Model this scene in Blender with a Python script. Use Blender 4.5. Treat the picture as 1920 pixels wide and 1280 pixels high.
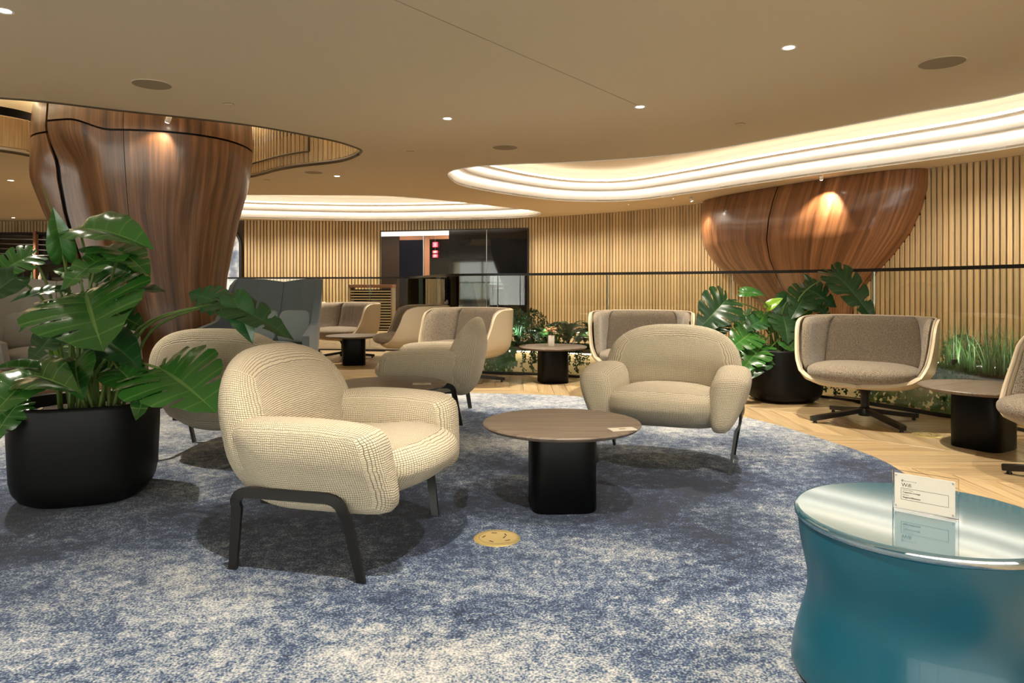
import bpy, bmesh, math, random
from mathutils import Vector, Matrix
from mathutils.geometry import tessellate_polygon

for o in list(bpy.data.objects):
    bpy.data.objects.remove(o, do_unlink=True)
S = bpy.context.scene
COL = S.collection
PI = math.pi
rnd = random.Random(11)

# ------------------------------------------------------------------ camera, world, exposure
F = 1333.33          # focal length in pixels of the 1920 px wide frame
HOR = 538.0          # horizon row
cam_d = bpy.data.cameras.new('camera')
cam_d.sensor_width = 36.0
cam_d.lens = 25.0
cam_d.shift_y = -(640.0 - HOR) / 1920.0
cam = bpy.data.objects.new('camera', cam_d)
cam.location = (0, 0, 1.0)
cam.rotation_euler = (PI / 2, 0, 0)
cam_d.clip_end = 200
COL.objects.link(cam)
S.camera = cam
w = bpy.data.worlds.new('world'); S.world = w; w.use_nodes = True
w.node_tree.nodes['Background'].inputs[0].default_value = (1.0, .97, .92, 1)
w.node_tree.nodes['Background'].inputs[1].default_value = 2.9
S.view_settings.view_transform = 'Standard'
S.view_settings.look = 'None'
S.view_settings.gamma = 1
S.view_settings.use_curve_mapping = False
S.view_settings.exposure = 1.08
SPOT_W = 165.0       # watts of one ceiling downlight
COVE_E = 2.9         # emission of the cove light strips
WARM = (1.0, .90, .74)
CZ = 2.6             # ceiling height


def G(px, py):
    "pixel on the floor -> point"
    Y = F / (py - HOR)
    return Vector(((px - 960) / F * Y, Y, 0))


def CE(px, py, z=CZ):
    "pixel on the ceiling -> (X, Y)"
    Y = F * (z - 1) / (HOR - py)
    return ((px - 960) / F * Y, Y)


def AT(px, py, Y):
    "pixel at a known depth -> point"
    return Vector(((px - 960) / F * Y, Y, 1 + (HOR - py) / F * Y))


# ------------------------------------------------------------------ materials
MATS = {}


def new_mat(name):
    m = bpy.data.materials.new(name)
    m.use_nodes = True
    MATS[name] = m
    nt = m.node_tree
    return m, nt, nt.nodes['Principled BSDF'], nt.nodes, nt.links


def plain(name, col, rough=.5, metal=0, emis=0, ecol=None, coat=0, ior=1.45):
    m, nt, b, N, L = new_mat(name)
    b.inputs['Base Color'].default_value = (*col, 1)
    b.inputs['Roughness'].default_value = rough
    b.inputs['Metallic'].default_value = metal
    b.inputs['IOR'].default_value = ior
    b.inputs['Coat Weight'].default_value = coat
    if emis:
        b.inputs['Emission Color'].default_value = (*(ecol or col), 1)
        b.inputs['Emission Strength'].default_value = emis
    return m


def nd(N, t, **kw):
    n = N.new(t)
    for k, v in kw.items():
        setattr(n, k, v)
    return n


def ramp(N, stops, interp='LINEAR'):
    r = N.new('ShaderNodeValToRGB')
    r.color_ramp.interpolation = interp
    e = r.color_ramp.elements
    while len(e) < len(stops):
        e.new(.5)
    for i, (p, c) in enumerate(stops):
        e[i].position = p
        e[i].color = (*c, 1) if len(c) == 3 else c
    return r


def mth(N, L, op, a, b=None):
    n = N.new('ShaderNodeMath'); n.operation = op
    for i, v in enumerate((a, b)):
        if v is None: continue
        if isinstance(v, (int, float)): n.inputs[i].default_value = v
        else: L.new(v, n.inputs[i])
    return n.outputs[0]


def mixc(N, L, fac, a, b, mode='MIX'):
    n = N.new('ShaderNodeMix'); n.data_type = 'RGBA'; n.blend_type = mode
    for i, v in ((0, fac), (6, a), (7, b)):
        if isinstance(v, (int, float)): n.inputs[i].default_value = v
        elif isinstance(v, tuple): n.inputs[i].default_value = (*v, 1)
        else: L.new(v, n.inputs[i])
    return n.outputs[2]


def bump(N, L, b, h, strength, dist):
    n = N.new('ShaderNodeBump')
    n.inputs['Strength'].default_value = strength
    n.inputs['Distance'].default_value = dist
    L.new(h, n.inputs['Height']); L.new(n.outputs[0], b.inputs['Normal'])


def weave_mat(name, light, dark, pitch, bstr=.6):
    m, nt, b, N, L = new_mat(name)
    uv = N.new('ShaderNodeUVMap')
    no = nd(N, 'ShaderNodeTexNoise'); no.inputs['Scale'].default_value = 26
    L.new(uv.outputs[0], no.inputs['Vector'])
    dis = N.new('ShaderNodeVectorMath'); dis.operation = 'MULTIPLY_ADD'
    L.new(no.outputs['Color'], dis.inputs[0]); dis.inputs[1].default_value = (pitch * .9,) * 3
    L.new(uv.outputs[0], dis.inputs[2])
    sp = N.new('ShaderNodeSeparateXYZ'); L.new(dis.outputs[0], sp.inputs[0])
    su = mth(N, L, 'ABSOLUTE', mth(N, L, 'SINE', mth(N, L, 'MULTIPLY', sp.outputs[0], PI / pitch)))
    sv = mth(N, L, 'ABSOLUTE', mth(N, L, 'SINE', mth(N, L, 'MULTIPLY', sp.outputs[1], PI / pitch)))
    h = mth(N, L, 'POWER', mth(N, L, 'MINIMUM', su, sv), .55)
    n2 = nd(N, 'ShaderNodeTexNoise'); n2.inputs['Scale'].default_value = 240; L.new(uv.outputs[0], n2.inputs['Vector'])
    hh = mth(N, L, 'ADD', h, mth(N, L, 'MULTIPLY', n2.outputs[0], .35))
    r = ramp(N, [(.42, dark), (.80, light), (1.1 if False else 1.0, tuple(min(1, c * 1.12) for c in light))])
    L.new(hh, r.inputs[0]); L.new(r.outputs[0], b.inputs['Base Color'])
    b.inputs['Roughness'].default_value = .95
    b.inputs['Sheen Weight'].default_value = .15
    bump(N, L, b, hh, bstr, .004)
    return m


def fabric_mat(name, c1, c2, scale=420, bs=.25, fold=0):
    m, nt, b, N, L = new_mat(name)
    tc = N.new('ShaderNodeTexCoord')
    n1 = nd(N, 'ShaderNodeTexNoise'); n1.inputs['Scale'].default_value = scale; n1.inputs['Detail'].default_value = 3
    L.new(tc.outputs['Object'], n1.inputs['Vector'])
    r = ramp(N, [(.35, c1), (.65, c2)]); L.new(n1.outputs[0], r.inputs[0])
    L.new(r.outputs[0], b.inputs['Base Color'])
    b.inputs['Roughness'].default_value = .9
    b.inputs['Sheen Weight'].default_value = .2
    h = n1.outputs[0]
    if fold:
        uv = N.new('ShaderNodeUVMap')
        mp = N.new('ShaderNodeMapping'); mp.inputs['Scale'].default_value = (fold, 1.2, 1)
        L.new(uv.outputs[0], mp.inputs[0])
        n3 = nd(N, 'ShaderNodeTexNoise'); n3.inputs['Scale'].default_value = 1.0; n3.inputs['Detail'].default_value = 2
        L.new(mp.outputs[0], n3.inputs['Vector'])
        h = mth(N, L, 'ADD', mth(N, L, 'MULTIPLY', n1.outputs[0], .06), mth(N, L, 'MULTIPLY', n3.outputs[0], 1.0))
        bump(N, L, b, h, .7, .02)
    else:
        bump(N, L, b, h, bs, .003)
    return m


def wood_mat(name, cols, us, vs, rough=.35, coat=0, jitter=True, bs=.06):
    "stripes along v; u runs across the grain"
    m, nt, b, N, L = new_mat(name)
    uv = N.new('ShaderNodeUVMap')
    oi = N.new('ShaderNodeObjectInfo')
    mp = N.new('ShaderNodeMapping'); mp.inputs['Scale'].default_value = (us, vs, 1)
    L.new(uv.outputs[0], mp.inputs[0])
    if jitter:
        cb = N.new('ShaderNodeCombineXYZ')
        L.new(mth(N, L, 'MULTIPLY', oi.outputs['Random'], 37.0), cb.inputs[0])
        L.new(mth(N, L, 'MULTIPLY', oi.outputs['Random'], 91.0), cb.inputs[1])
        L.new(cb.outputs[0], mp.inputs['Location'])
    n1 = nd(N, 'ShaderNodeTexNoise'); n1.inputs['Scale'].default_value = 1; n1.inputs['Detail'].default_value = 5
    n1.inputs['Distortion'].default_value = .35; n1.inputs['Roughness'].default_value = .62
    L.new(mp.outputs[0], n1.inputs['Vector'])
    r = ramp(N, cols); L.new(n1.outputs[0], r.inputs[0])
    mp2 = N.new('ShaderNodeMapping'); mp2.inputs['Scale'].default_value = (us * 9, vs * 2.2, 1); L.new(uv.outputs[0], mp2.inputs[0])
    n2 = nd(N, 'ShaderNodeTexNoise'); n2.inputs['Scale'].default_value = 1; n2.inputs['Detail'].default_value = 3
    L.new(mp2.outputs[0], n2.inputs['Vector'])
    r2 = ramp(N, [(.3, (.72, .72, .72)), (.7, (1.1, 1.1, 1.1))]); L.new(n2.outputs[0], r2.inputs[0])
    c = mixc(N, L, 1.0, r.outputs[0], r2.outputs[0], 'MULTIPLY')
    if jitter:
        tone = ramp(N, [(0, (.86, .86, .86)), (1, (1.1, 1.08, 1.05))]); L.new(oi.outputs['Random'], tone.inputs[0])
        c = mixc(N, L, 1.0, c, tone.outputs[0], 'MULTIPLY')
    L.new(c, b.inputs['Base Color'])
    b.inputs['Roughness'].default_value = rough
    b.inputs['Coat Weight'].default_value = coat
    b.inputs['Coat Roughness'].default_value = .12
    bump(N, L, b, n2.outputs[0], bs, .004)
    return m


weave_mat('boucle', (.62, .525, .375), (.085, .062, .038), .0105, .8)
weave_mat('boucle_fine', (.62, .52, .37), (.22, .17, .11), .0065, .5)
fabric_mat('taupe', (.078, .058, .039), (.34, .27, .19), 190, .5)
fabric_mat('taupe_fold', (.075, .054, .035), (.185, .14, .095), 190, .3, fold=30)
plain('shell_cream', (.60, .49, .33), .42)
plain('piping', (.40, .32, .23), .7)
plain('black_metal', (.012, .011, .010), .38)
plain('black_lacquer', (.003, .003, .003), .4)
plain('black_matte', (.005, .0048, .0045), .45)
fabric_mat('grey_felt', (.055, .070, .078), (.088, .108, .118), 300, .2)
fabric_mat('grey_felt_light', (.15, .18, .19), (.21, .245, .255), 300, .2)
fabric_mat('grey_stone_felt', (.15, .145, .135), (.23, .22, .20), 300, .2)
plain('ceiling_paint', (.66, .575, .43), .85)
plain('cove_paint', (.86, .83, .78), .75)
plain('cove_top', (.80, .73, .63), .8)
plain('recess_paint', (.78, .66, .46), .7)
plain('edge_bronze', (.10, .075, .045), .45, .5)
plain('led_warm', (1, .93, .80), .5, 0, COVE_E, (1.0, .87, .66))
plain('led_white', (1, .96, .9), .5, 0, COVE_E * .8, (1.0, .92, .79))
plain('led_well_fill', (1, .9, .7), .5, 0, 7, (1.0, .86, .62))
plain('led_planter', (1, .9, .7), .5, 0, 9, (1.0, .82, .52))
plain('lamp_lens', (1, .96, .9), .5, 0, 14, (1.0, .9, .74))
plain('white_trim', (.75, .72, .66), .5)
plain('grille', (.30, .255, .18), .8)
plain('slat_back', (.075, .052, .03), .8)
plain('brass', (.83, .65, .28), .32, .75)
plain('brass_dark', (.05, .035, .015), .5)
plain('soil', (.022, .015, .010), .95)
plain('pebble', (.25, .21, .15), .9)
plain('glass_black', (.004, .0045, .005), .04, 0, coat=.5)
plain('door_brown', (.02, .012, .008), .3)
plain('door_navy', (.002, .003, .009), .15)
plain('door_wood', (.28, .13, .07), .4)
plain('door_band', (1, .93, .85), .5, 0, .55, (1, .9, .78))
plain('sign_red', (.8, .05, .08), .5, 0, 1.6, (.9, .03, .06))
plain('steel', (.5, .5, .5), .3, .9)
plain('trough', (.72, .62, .44), .6)
plain('trough_cap', (.30, .24, .17), .5)
plain('card_paper', (.62, .56, .46), .8)
plain('sign_paper', (.66, .61, .53), .6)
plain('ink', (.02, .018, .016), .7)
plain('vase', (.70, .64, .55), .6)
plain('petal', (.60, .33, .17), .8)
plain('teal', (.002, .080, .128), .34, 0, coat=.15, ior=1.45)
plain('teal_top', (.03, .115, .16), .06, 0, ior=4.0)
MATS['teal_top'].node_tree.nodes['Principled BSDF'].inputs['Coat IOR'].default_value = 2.0
plain('teal_dark', (.004, .02, .026), .4)
plain('stem_green', (.10, .16, .03), .5)
plain('stem_dark', (.05, .06, .02), .6)
plain('bottle_a', (.05, .12, .05), .1)
plain('bottle_b', (.45, .40, .30), .2)

wood_mat('walnut', [(.28, (.030, .013, .006)), (.45, (.095, .044, .019)), (.58, (.165, .080, .037)), (.75, (.28, .15, .075))], 11, .55, .36, .25)
wood_mat('walnut_fan', [(.28, (.065, .026, .011)), (.45, (.17, .071, .030)), (.58, (.26, .115, .050)), (.75, (.40, .205, .10))], 16, .5, .36, .3)
wood_mat('oak_slat', [(.25, (.46, .32, .16)), (.5, (.56, .405, .215)), (.8, (.66, .49, .28))], 14, .8, .55)
wood_mat('oak_panel', [(.25, (.52, .33, .15)), (.5, (.64, .43, .21)), (.8, (.72, .52, .28))], 6, .8, .5)
wood_mat('oak_floor', [(.25, (.33, .215, .105)), (.45, (.49, .345, .18)), (.62, (.57, .42, .235)), (.85, (.66, .51, .32))], 9, 1.1, .42, .12)
wood_mat('dark_oak', [(.25, (.09, .064, .047)), (.5, (.18, .138, .105)), (.8, (.28, .225, .18))], 42, 2.0, .45, 0, bs=.15)


def carpet_mat():
    m, nt, b, N, L = new_mat('carpet')
    tc = N.new('ShaderNodeTexCoord'); P = tc.outputs['Object']
    big = nd(N, 'ShaderNodeTexNoise'); big.inputs['Scale'].default_value = 1.05; big.inputs['Detail'].default_value = 7
    big.inputs['Roughness'].default_value = .66; big.inputs['Distortion'].default_value = .3; L.new(P, big.inputs['Vector'])
    mid = nd(N, 'ShaderNodeTexNoise'); mid.inputs['Scale'].default_value = 22; mid.inputs['Detail'].default_value = 6
    mid.inputs['Roughness'].default_value = .75; L.new(P, mid.inputs['Vector'])
    fine = nd(N, 'ShaderNodeTexNoise'); fine.inputs['Scale'].default_value = 150; fine.inputs['Detail'].default_value = 3
    L.new(P, fine.inputs['Vector'])
    sp = N.new('ShaderNodeSeparateXYZ'); L.new(P, sp.inputs[0])
    # woven design: a navy field across the middle, pale towards both ends
    d = mth(N, L, 'ADD', mth(N, L, 'SUBTRACT', sp.outputs[1], 3.25), mth(N, L, 'MULTIPLY', sp.outputs[0], -.10))
    d = mth(N, L, 'MINIMUM', mth(N, L, 'ABSOLUTE', d), 1.5)
    zone = mth(N, L, 'MULTIPLY', d, .30)
    v = mth(N, L, 'ADD', mth(N, L, 'MULTIPLY', mth(N, L, 'SUBTRACT', big.outputs[0], .5), 1.9), zone)
    v = mth(N, L, 'ADD', v, mth(N, L, 'MULTIPLY', mth(N, L, 'SUBTRACT', mid.outputs[0], .5), 1.25))
    v = mth(N, L, 'ADD', v, mth(N, L, 'MULTIPLY', mth(N, L, 'SUBTRACT', fine.outputs[0], .5), 1.5))
    v = mth(N, L, 'ADD', v, .185)
    r = ramp(N, [(.12, (.006, .011, .030)), (.30, (.013, .034, .098)), (.42, (.045, .080, .155)), (.56, (.165, .20, .25)), (.72, (.32, .335, .36)), (.95, (.50, .50, .50))])
    L.new(v, r.inputs[0])
    hue = nd(N, 'ShaderNodeTexNoise'); hue.inputs['Scale'].default_value = .7; hue.inputs['Detail'].default_value = 3
    mp = N.new('ShaderNodeMapping'); mp.inputs['Location'].default_value = (4.3, 1.7, 0); L.new(P, mp.inputs[0]); L.new(mp.outputs[0], hue.inputs['Vector'])
    hr = ramp(N, [(.45, (1.0, 1.0, 1.0)), (.65, (1.0, .95, .88))]); L.new(hue.outputs[0], hr.inputs[0])
    c = mixc(N, L, 1.0, r.outputs[0], hr.outputs[0], 'MULTIPLY')
    L.new(c, b.inputs['Base Color'])
    b.inputs['Roughness'].default_value = .97
    b.inputs['Sheen Weight'].default_value = .1
    bump(N, L, b, fine.outputs[0], .5, .006)


carpet_mat()


def leaf_mat(name, base, light, rough=.28):
    m, nt, b, N, L = new_mat(name)
    uv = N.new('ShaderNodeUVMap'); oi = N.new('ShaderNodeObjectInfo')
    sp = N.new('ShaderNodeSeparateXYZ'); L.new(uv.outputs[0], sp.inputs[0])
    au = mth(N, L, 'ABSOLUTE', sp.outputs[0])
    rib = mth(N, L, 'LESS_THAN', au, .035)
    vn = mth(N, L, 'ABSOLUTE', mth(N, L, 'SINE', mth(N, L, 'MULTIPLY', sp.outputs[1], PI * 7)))
    vein = mth(N, L, 'MULTIPLY', mth(N, L, 'LESS_THAN', vn, .12), .55)
    f = mth(N, L, 'MAXIMUM', rib, vein)
    tone = mixc(N, L, oi.outputs['Random'], base, tuple(c * 1.9 for c in base))
    c = mixc(N, L, mth(N, L, 'MULTIPLY', f, .6), tone, light)
    L.new(c, b.inputs['Base Color'])
    b.inputs['Roughness'].default_value = rough
    b.inputs['Specular IOR Level'].default_value = .6
    b.inputs['Subsurface Weight'].default_value = 0
    bump(N, L, b, mth(N, L, 'SUBTRACT', 1.0, f), .25, .004)
    return m


leaf_mat('monstera', (.016, .066, .010), (.14, .24, .06), .24)
leaf_mat('monstera_dark', (.010, .042, .012), (.07, .14, .04))
leaf_mat('young_leaf', (.16, .30, .02), (.30, .42, .08))
leaf_mat('bed_leaf', (.045, .12, .03), (.15, .24, .08), .4)
leaf_mat('bed_dark', (.012, .050, .016), (.05, .10, .04), .45)
leaf_mat('bed_pale', (.22, .36, .27), (.45, .55, .45), .45)
leaf_mat('grass', (.06, .13, .035), (.10, .16, .06), .5)


def glass_mat(name, tint, refl=1.0):
    m = bpy.data.materials.new(name); m.use_nodes = True; MATS[name] = m
    nt = m.node_tree; N = nt.nodes; L = nt.links; N.clear()
    out = N.new('ShaderNodeOutputMaterial'); t = N.new('ShaderNodeBsdfTransparent'); g = N.new('ShaderNodeBsdfGlossy')
    fr = N.new('ShaderNodeFresnel'); fr.inputs[0].default_value = 1.45
    mx = N.new('ShaderNodeMixShader')
    t.inputs[0].default_value = (*tint, 1); g.inputs['Roughness'].default_value = .01
    g.inputs[0].default_value = (refl, refl, refl, 1)
    L.new(fr.outputs[0], mx.inputs[0]); L.new(t.outputs[0], mx.inputs[1]); L.new(g.outputs[0], mx.inputs[2]); L.new(mx.outputs[0], out.inputs[0])


for nm in ('black_matte', 'black_lacquer'):
    MATS[nm].node_tree.nodes['Principled BSDF'].inputs['Specular IOR Level'].default_value = .22
glass_mat('glass', (.95, .97, .945))
glass_mat('acrylic', (.97, .97, .97))
plain('glass_edge', (.10, .20, .15), .2)


def art_mat():
    m, nt, b, N, L = new_mat('watercolour')
    tc = N.new('ShaderNodeTexCoord')
    n = nd(N, 'ShaderNodeTexNoise'); n.inputs['Scale'].default_value = 2.6; n.inputs['Detail'].default_value = 6
    L.new(tc.outputs['Object'], n.inputs['Vector'])
    r = ramp(N, [(.35, (.10, .13, .20)), (.47, (.25, .30, .40)), (.55, (.60, .63, .70)), (.7, (.74, .74, .76))]); L.new(n.outputs[0], r.inputs[0])
    L.new(r.outputs[0], b.inputs['Base Color']); b.inputs['Roughness'].default_value = .5


art_mat()

# ------------------------------------------------------------------ mesh helpers


def mesh(name, verts, faces, mat, uvs=None, smooth=True):
    me = bpy.data.meshes.new(name)
    me.from_pydata([tuple(v) for v in verts], [], faces)
    if uvs:
        ul = me.uv_layers.new(name='UVMap')
        for p in me.polygons:
            for li in p.loop_indices:
                ul.data[li].uv = uvs[me.loops[li].vertex_index]
    me.materials.append(MATS[mat])
    if smooth:
        me.polygons.foreach_set('use_smooth', [True] * len(me.polygons))
    me.update()
    return me


def ob(name, me, parent=None, loc=(0, 0, 0), rot=(0, 0, 0)):
    o = bpy.data.objects.new(name, me)
    COL.objects.link(o)
    o.location = loc; o.rotation_euler = rot
    o.parent = parent
    return o


def tag(o, label=None, cat=None, group=None, kind=None):
    if label: o['label'] = label
    if cat: o['category'] = cat
    if group: o['group'] = group
    if kind: o['kind'] = kind
    return o


def thing(name, label, cat, loc=(0, 0, 0), rz=0, group=None):
    o = bpy.data.objects.new(name, None)
    o.empty_display_size = .1
    COL.objects.link(o); o.location = loc; o.rotation_euler = (0, 0, rz)
    return tag(o, label, cat, group)


def copy_tree(o, parent=None):
    c = o.copy(); COL.objects.link(c); c.parent = parent
    for ch in list(o.children): copy_tree(ch, c)
    return c


def from_bm(name, bm, mat, smooth=True, fix=True):
    if fix: bmesh.ops.recalc_face_normals(bm, faces=bm.faces[:])
    me = bpy.data.meshes.new(name); bm.to_mesh(me); bm.free()
    me.materials.append(MATS[mat])
    if smooth: me.polygons.foreach_set('use_smooth', [True] * len(me.polygons))
    return me


def auto_smooth(me, ang=40):
    bm = bmesh.new(); bm.from_mesh(me)
    for e in bm.edges:
        if len(e.link_faces) == 2 and e.calc_face_angle(0) > math.radians(ang): e.smooth = False
    bm.to_mesh(me); bm.free()
    return me


def box_me(name, sx, sy, sz, mat, bev=0, seg=2, c=(0, 0, 0), uvscale=True):
    bm = bmesh.new(); bmesh.ops.create_cube(bm, size=1)
    for v in bm.verts: v.co = Vector((v.co.x * sx, v.co.y * sy, v.co.z * sz))
    if bev: bmesh.ops.bevel(bm, geom=bm.edges[:], offset=bev, segments=seg, affect='EDGES', profile=.5)
    ul = bm.loops.layers.uv.new('UVMap')
    for f in bm.faces:
        n = f.normal
        for l in f.loops:
            p = l.vert.co
            if abs(n.z) > .7: l[ul].uv = (p.y, p.x)
            elif abs(n.x) > .7: l[ul].uv = (p.y, p.z)
            else: l[ul].uv = (p.x, p.z)
    for v in bm.verts: v.co += Vector(c)
    return auto_smooth(from_bm(name, bm, mat))


def lathe_me(name, prof, mat, n=40, sup=2.0, sx=1, sy=1, caps=True, uvs=False):
    "profile [(r,z)], superellipse plan"
    V = []; Fc = []; U = []
    for (r, z) in prof:
        for i in range(n):
            a = 2 * PI * i / n
            c, s = math.cos(a), math.sin(a)
            k = (abs(c) ** sup + abs(s) ** sup) ** (-1 / sup)
            V.append((r * c * k * sx, r * s * k * sy, z)); U.append((i / n, z))
    for j in range(len(prof) - 1):
        for i in range(n):
            Fc.append((j * n + i, j * n + (i + 1) % n, (j + 1) * n + (i + 1) % n, (j + 1) * n + i))
    if caps:
        if prof[0][0] > 1e-4: Fc.append(tuple(reversed(range(n))))
        if prof[-1][0] > 1e-4: Fc.append(tuple(range((len(prof) - 1) * n, len(prof) * n)))
    return auto_smooth(mesh(name, V, Fc, mat, U if uvs else None), 45)


def tube_geo(pts, rad, n=8, caps=True, V=None, Fc=None):
    V = [] if V is None else V; Fc = [] if Fc is None else Fc
    pts = [Vector(p) for p in pts]
    base = len(V)
    up = Vector((0, 0, 1))
    prev = None
    for i, p in enumerate(pts):
        t = (pts[min(i + 1, len(pts) - 1)] - pts[max(i - 1, 0)]).normalized()
        if prev is None:
            a = up.cross(t)
            if a.length < .1: a = Vector((1, 0, 0)).cross(t)
            a.normalize()
        else:
            a = (prev - t * prev.dot(t)).normalized()
        prev = a; b = t.cross(a)
        r = rad[i] if isinstance(rad, (list, tuple)) else rad
        for k in range(n):
            an = 2 * PI * k / n
            V.append(p + a * (math.cos(an) * r) + b * (math.sin(an) * r))
    for i in range(len(pts) - 1):
        for k in range(n):
            Fc.append((base + i * n + k, base + i * n + (k + 1) % n, base + (i + 1) * n + (k + 1) % n, base + (i + 1) * n + k))
    if caps:
        Fc.append(tuple(base + k for k in reversed(range(n))))
        Fc.append(tuple(base + (len(pts) - 1) * n + k for k in range(n)))
    return V, Fc


def tube_me(name, pts, rad, mat, n=8):
    V, Fc = tube_geo(pts, rad, n)
    return mesh(name, V, Fc, mat)


def pillow_me(name, half, mat, n=3.0, a=2.6, plane='yz', deform=None, res=14, seamuv=1.0):
    "soft cushion: a subdivided cube pulled onto a superquadric; face-wise metric UVs"
    V = []; Fc = []; U = []
    for ax in range(3):
        for sg in (-1, 1):
            base = len(V)
            for i in range(res + 1):
                for j in range(res + 1):
                    s = math.tan((i / res * 2 - 1) * PI / 4); t = math.tan((j / res * 2 - 1) * PI / 4)
                    p = [0, 0, 0]
                    p[ax] = sg; p[(ax + 1) % 3] = s * (1 if sg > 0 else -1); p[(ax + 2) % 3] = t
                    x, y, z = (abs(q) for q in p)
                    if plane == 'yz': nn = ((y ** a + z ** a) ** (n / a) + x ** n) ** (1 / n)
                    elif plane == 'xz': nn = ((x ** a + z ** a) ** (n / a) + y ** n) ** (1 / n)
                    else: nn = ((x ** a + y ** a) ** (n / a) + z ** n) ** (1 / n)
                    q = Vector((p[0] / nn * half[0], p[1] / nn * half[1], p[2] / nn * half[2]))
                    A = half[(ax + 1) % 3]; B = half[(ax + 2) % 3]
                    U.append(((i / res * 2 - 1) * A * 1.12 + ax * .37, (j / res * 2 - 1) * B * 1.12 + sg * .41))
                    if deform: q = deform(q)
                    V.append(q)
            for i in range(res):
                for j in range(res):
                    k = base + i * (res + 1) + j
                    Fc.append((k, k + res + 1, k + res + 2, k + 1))
    me = mesh(name, V, Fc, mat, U)
    bm = bmesh.new(); bm.from_mesh(me)
    bmesh.ops.remove_doubles(bm, verts=bm.verts[:], dist=1e-5)
    bmesh.ops.recalc_face_normals(bm, faces=bm.faces[:])
    bm.to_mesh(me); bm.free()
    me.polygons.foreach_set('use_smooth', [True] * len(me.polygons))
    return me


def thick_grid(name, P, t0, t1, mat, uv=None, closed_i=False):
    "grid of points P[i][j]; builds a solid sheet between offsets t0 and t1 along the grid normal"
    ni, nj = len(P), len(P[0])
    Nn = [[None] * nj for _ in range(ni)]
    for i in range(ni):
        for j in range(nj):
            di = P[min(i + 1, ni - 1)][j] - P[max(i - 1, 0)][j]
            dj = P[i][min(j + 1, nj - 1)] - P[i][max(j - 1, 0)]
            nv = di.cross(dj)
            Nn[i][j] = nv.normalized() if nv.length > 1e-9 else Vector((0, 0, 1))
    V = []; U = []; Fc = []
    for t in (t0, t1):
        for i in range(ni):
            for j in range(nj):
                V.append(P[i][j] + Nn[i][j] * t); U.append(uv(i, j) if uv else (i / ni, j / nj))
    o = ni * nj
    for i in range(ni - 1):
        for j in range(nj - 1):
            k = i * nj + j
            Fc.append((k, k + nj, k + nj + 1, k + 1)); Fc.append((o + k, o + k + 1, o + k + nj + 1, o + k + nj))
    for i in range(ni - 1):
        for j, fl in ((0, 0), (nj - 1, 1)):
            k = i * nj + j; q = (k, k + nj, o + k + nj, o + k)
            Fc.append(q if fl else q[::-1])
    for j in range(nj - 1):
        for i, fl in ((0, 1), (ni - 1, 0)):
            k = i * nj + j; q = (k, k + 1, o + k + 1, o + k)
            Fc.append(q if fl else q[::-1])
    me = mesh(name, V, Fc, mat, U)
    bm = bmesh.new(); bm.from_mesh(me); bmesh.ops.remove_doubles(bm, verts=bm.verts[:], dist=1e-6)
    bmesh.ops.recalc_face_normals(bm, faces=bm.faces[:]); bm.to_mesh(me); bm.free()
    return auto_smooth(me, 50)


def catmull(pts, per=8, closed=False):
    pts = [Vector(p) for p in pts]; out = []; n = len(pts)
    rng = n if closed else n - 1
    for i in range(rng):
        if closed: p0, p1, p2, p3 = pts[(i - 1) % n], pts[i], pts[(i + 1) % n], pts[(i + 2) % n]
        else: p0, p1, p2, p3 = pts[max(i - 1, 0)], pts[i], pts[i + 1], pts[min(i + 2, n - 1)]
        for k in range(per):
            t = k / per
            out.append(.5 * ((2 * p1) + (p2 - p0) * t + (2 * p0 - 5 * p1 + 4 * p2 - p3) * t * t + (3 * p1 - p0 - 3 * p2 + p3) * t ** 3))
    if not closed: out.append(pts[-1])
    return out


def resample(pts, step):
    out = [pts[0].copy()]; acc = 0
    for a, b in zip(pts, pts[1:]):
        d = (b - a).length
        while acc + d >= step:
            f = (step - acc) / d
            a = a + (b - a) * f
            out.append(a.copy()); d = (b - a).length; acc = 0
        acc += d
    return out


def offset2(pts, d, closed=False):
    out = []; n = len(pts)
    for i, p in enumerate(pts):
        a = pts[(i - 1) % n] if closed else pts[max(i - 1, 0)]
        b = pts[(i + 1) % n] if closed else pts[min(i + 1, n - 1)]
        t = (b - a); t.z = 0; t.normalize()
        out.append(p + Vector((-t.y, t.x, 0)) * d)
    return out


def strip_me(name, A, B, mat, closed=False, thick=None):
    "ribbon between two equally long point lists"
    V = list(A) + list(B); n = len(A); Fc = []
    for i in range(n if closed else n - 1):
        k = (i + 1) % n
        Fc.append((i, k, n + k, n + i))
    return mesh(name, V, Fc, mat)


def inside(p, poly):
    c = False; n = len(poly)
    for i in range(n):
        a, b = poly[i], poly[i - 1]
        if (a[1] > p[1]) != (b[1] > p[1]) and p[0] < (b[0] - a[0]) * (p[1] - a[1]) / (b[1] - a[1]) + a[0]: c = not c
    return c


def plate_me(name, loops, z0, z1, mat, uvs=True):
    "flat plate with holes, real thickness (z0 lower face, z1 upper face)"
    loops = [[Vector((p[0], p[1], 0)) for p in lp] for lp in loops]
    tri = tessellate_polygon(loops)
    flat = [p for lp in loops for p in lp]; n = len(flat)
    V = [(p.x, p.y, z0) for p in flat] + [(p.x, p.y, z1) for p in flat]
    Fc = [tuple(t) for t in tri] + [tuple(n + i for i in reversed(t)) for t in tri]
    o = 0
    for lp in loops:
        m = len(lp)
        for i in range(m): Fc.append((o + i, o + (i + 1) % m, n + o + (i + 1) % m, n + o + i))
        o += m
    me = mesh(name, V, Fc, mat, [(v[0], v[1]) for v in V] if uvs else None, smooth=False)
    bm = bmesh.new(); bm.from_mesh(me); bmesh.ops.recalc_face_normals(bm, faces=bm.faces[:]); bm.to_mesh(me); bm.free()
    return me


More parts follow.
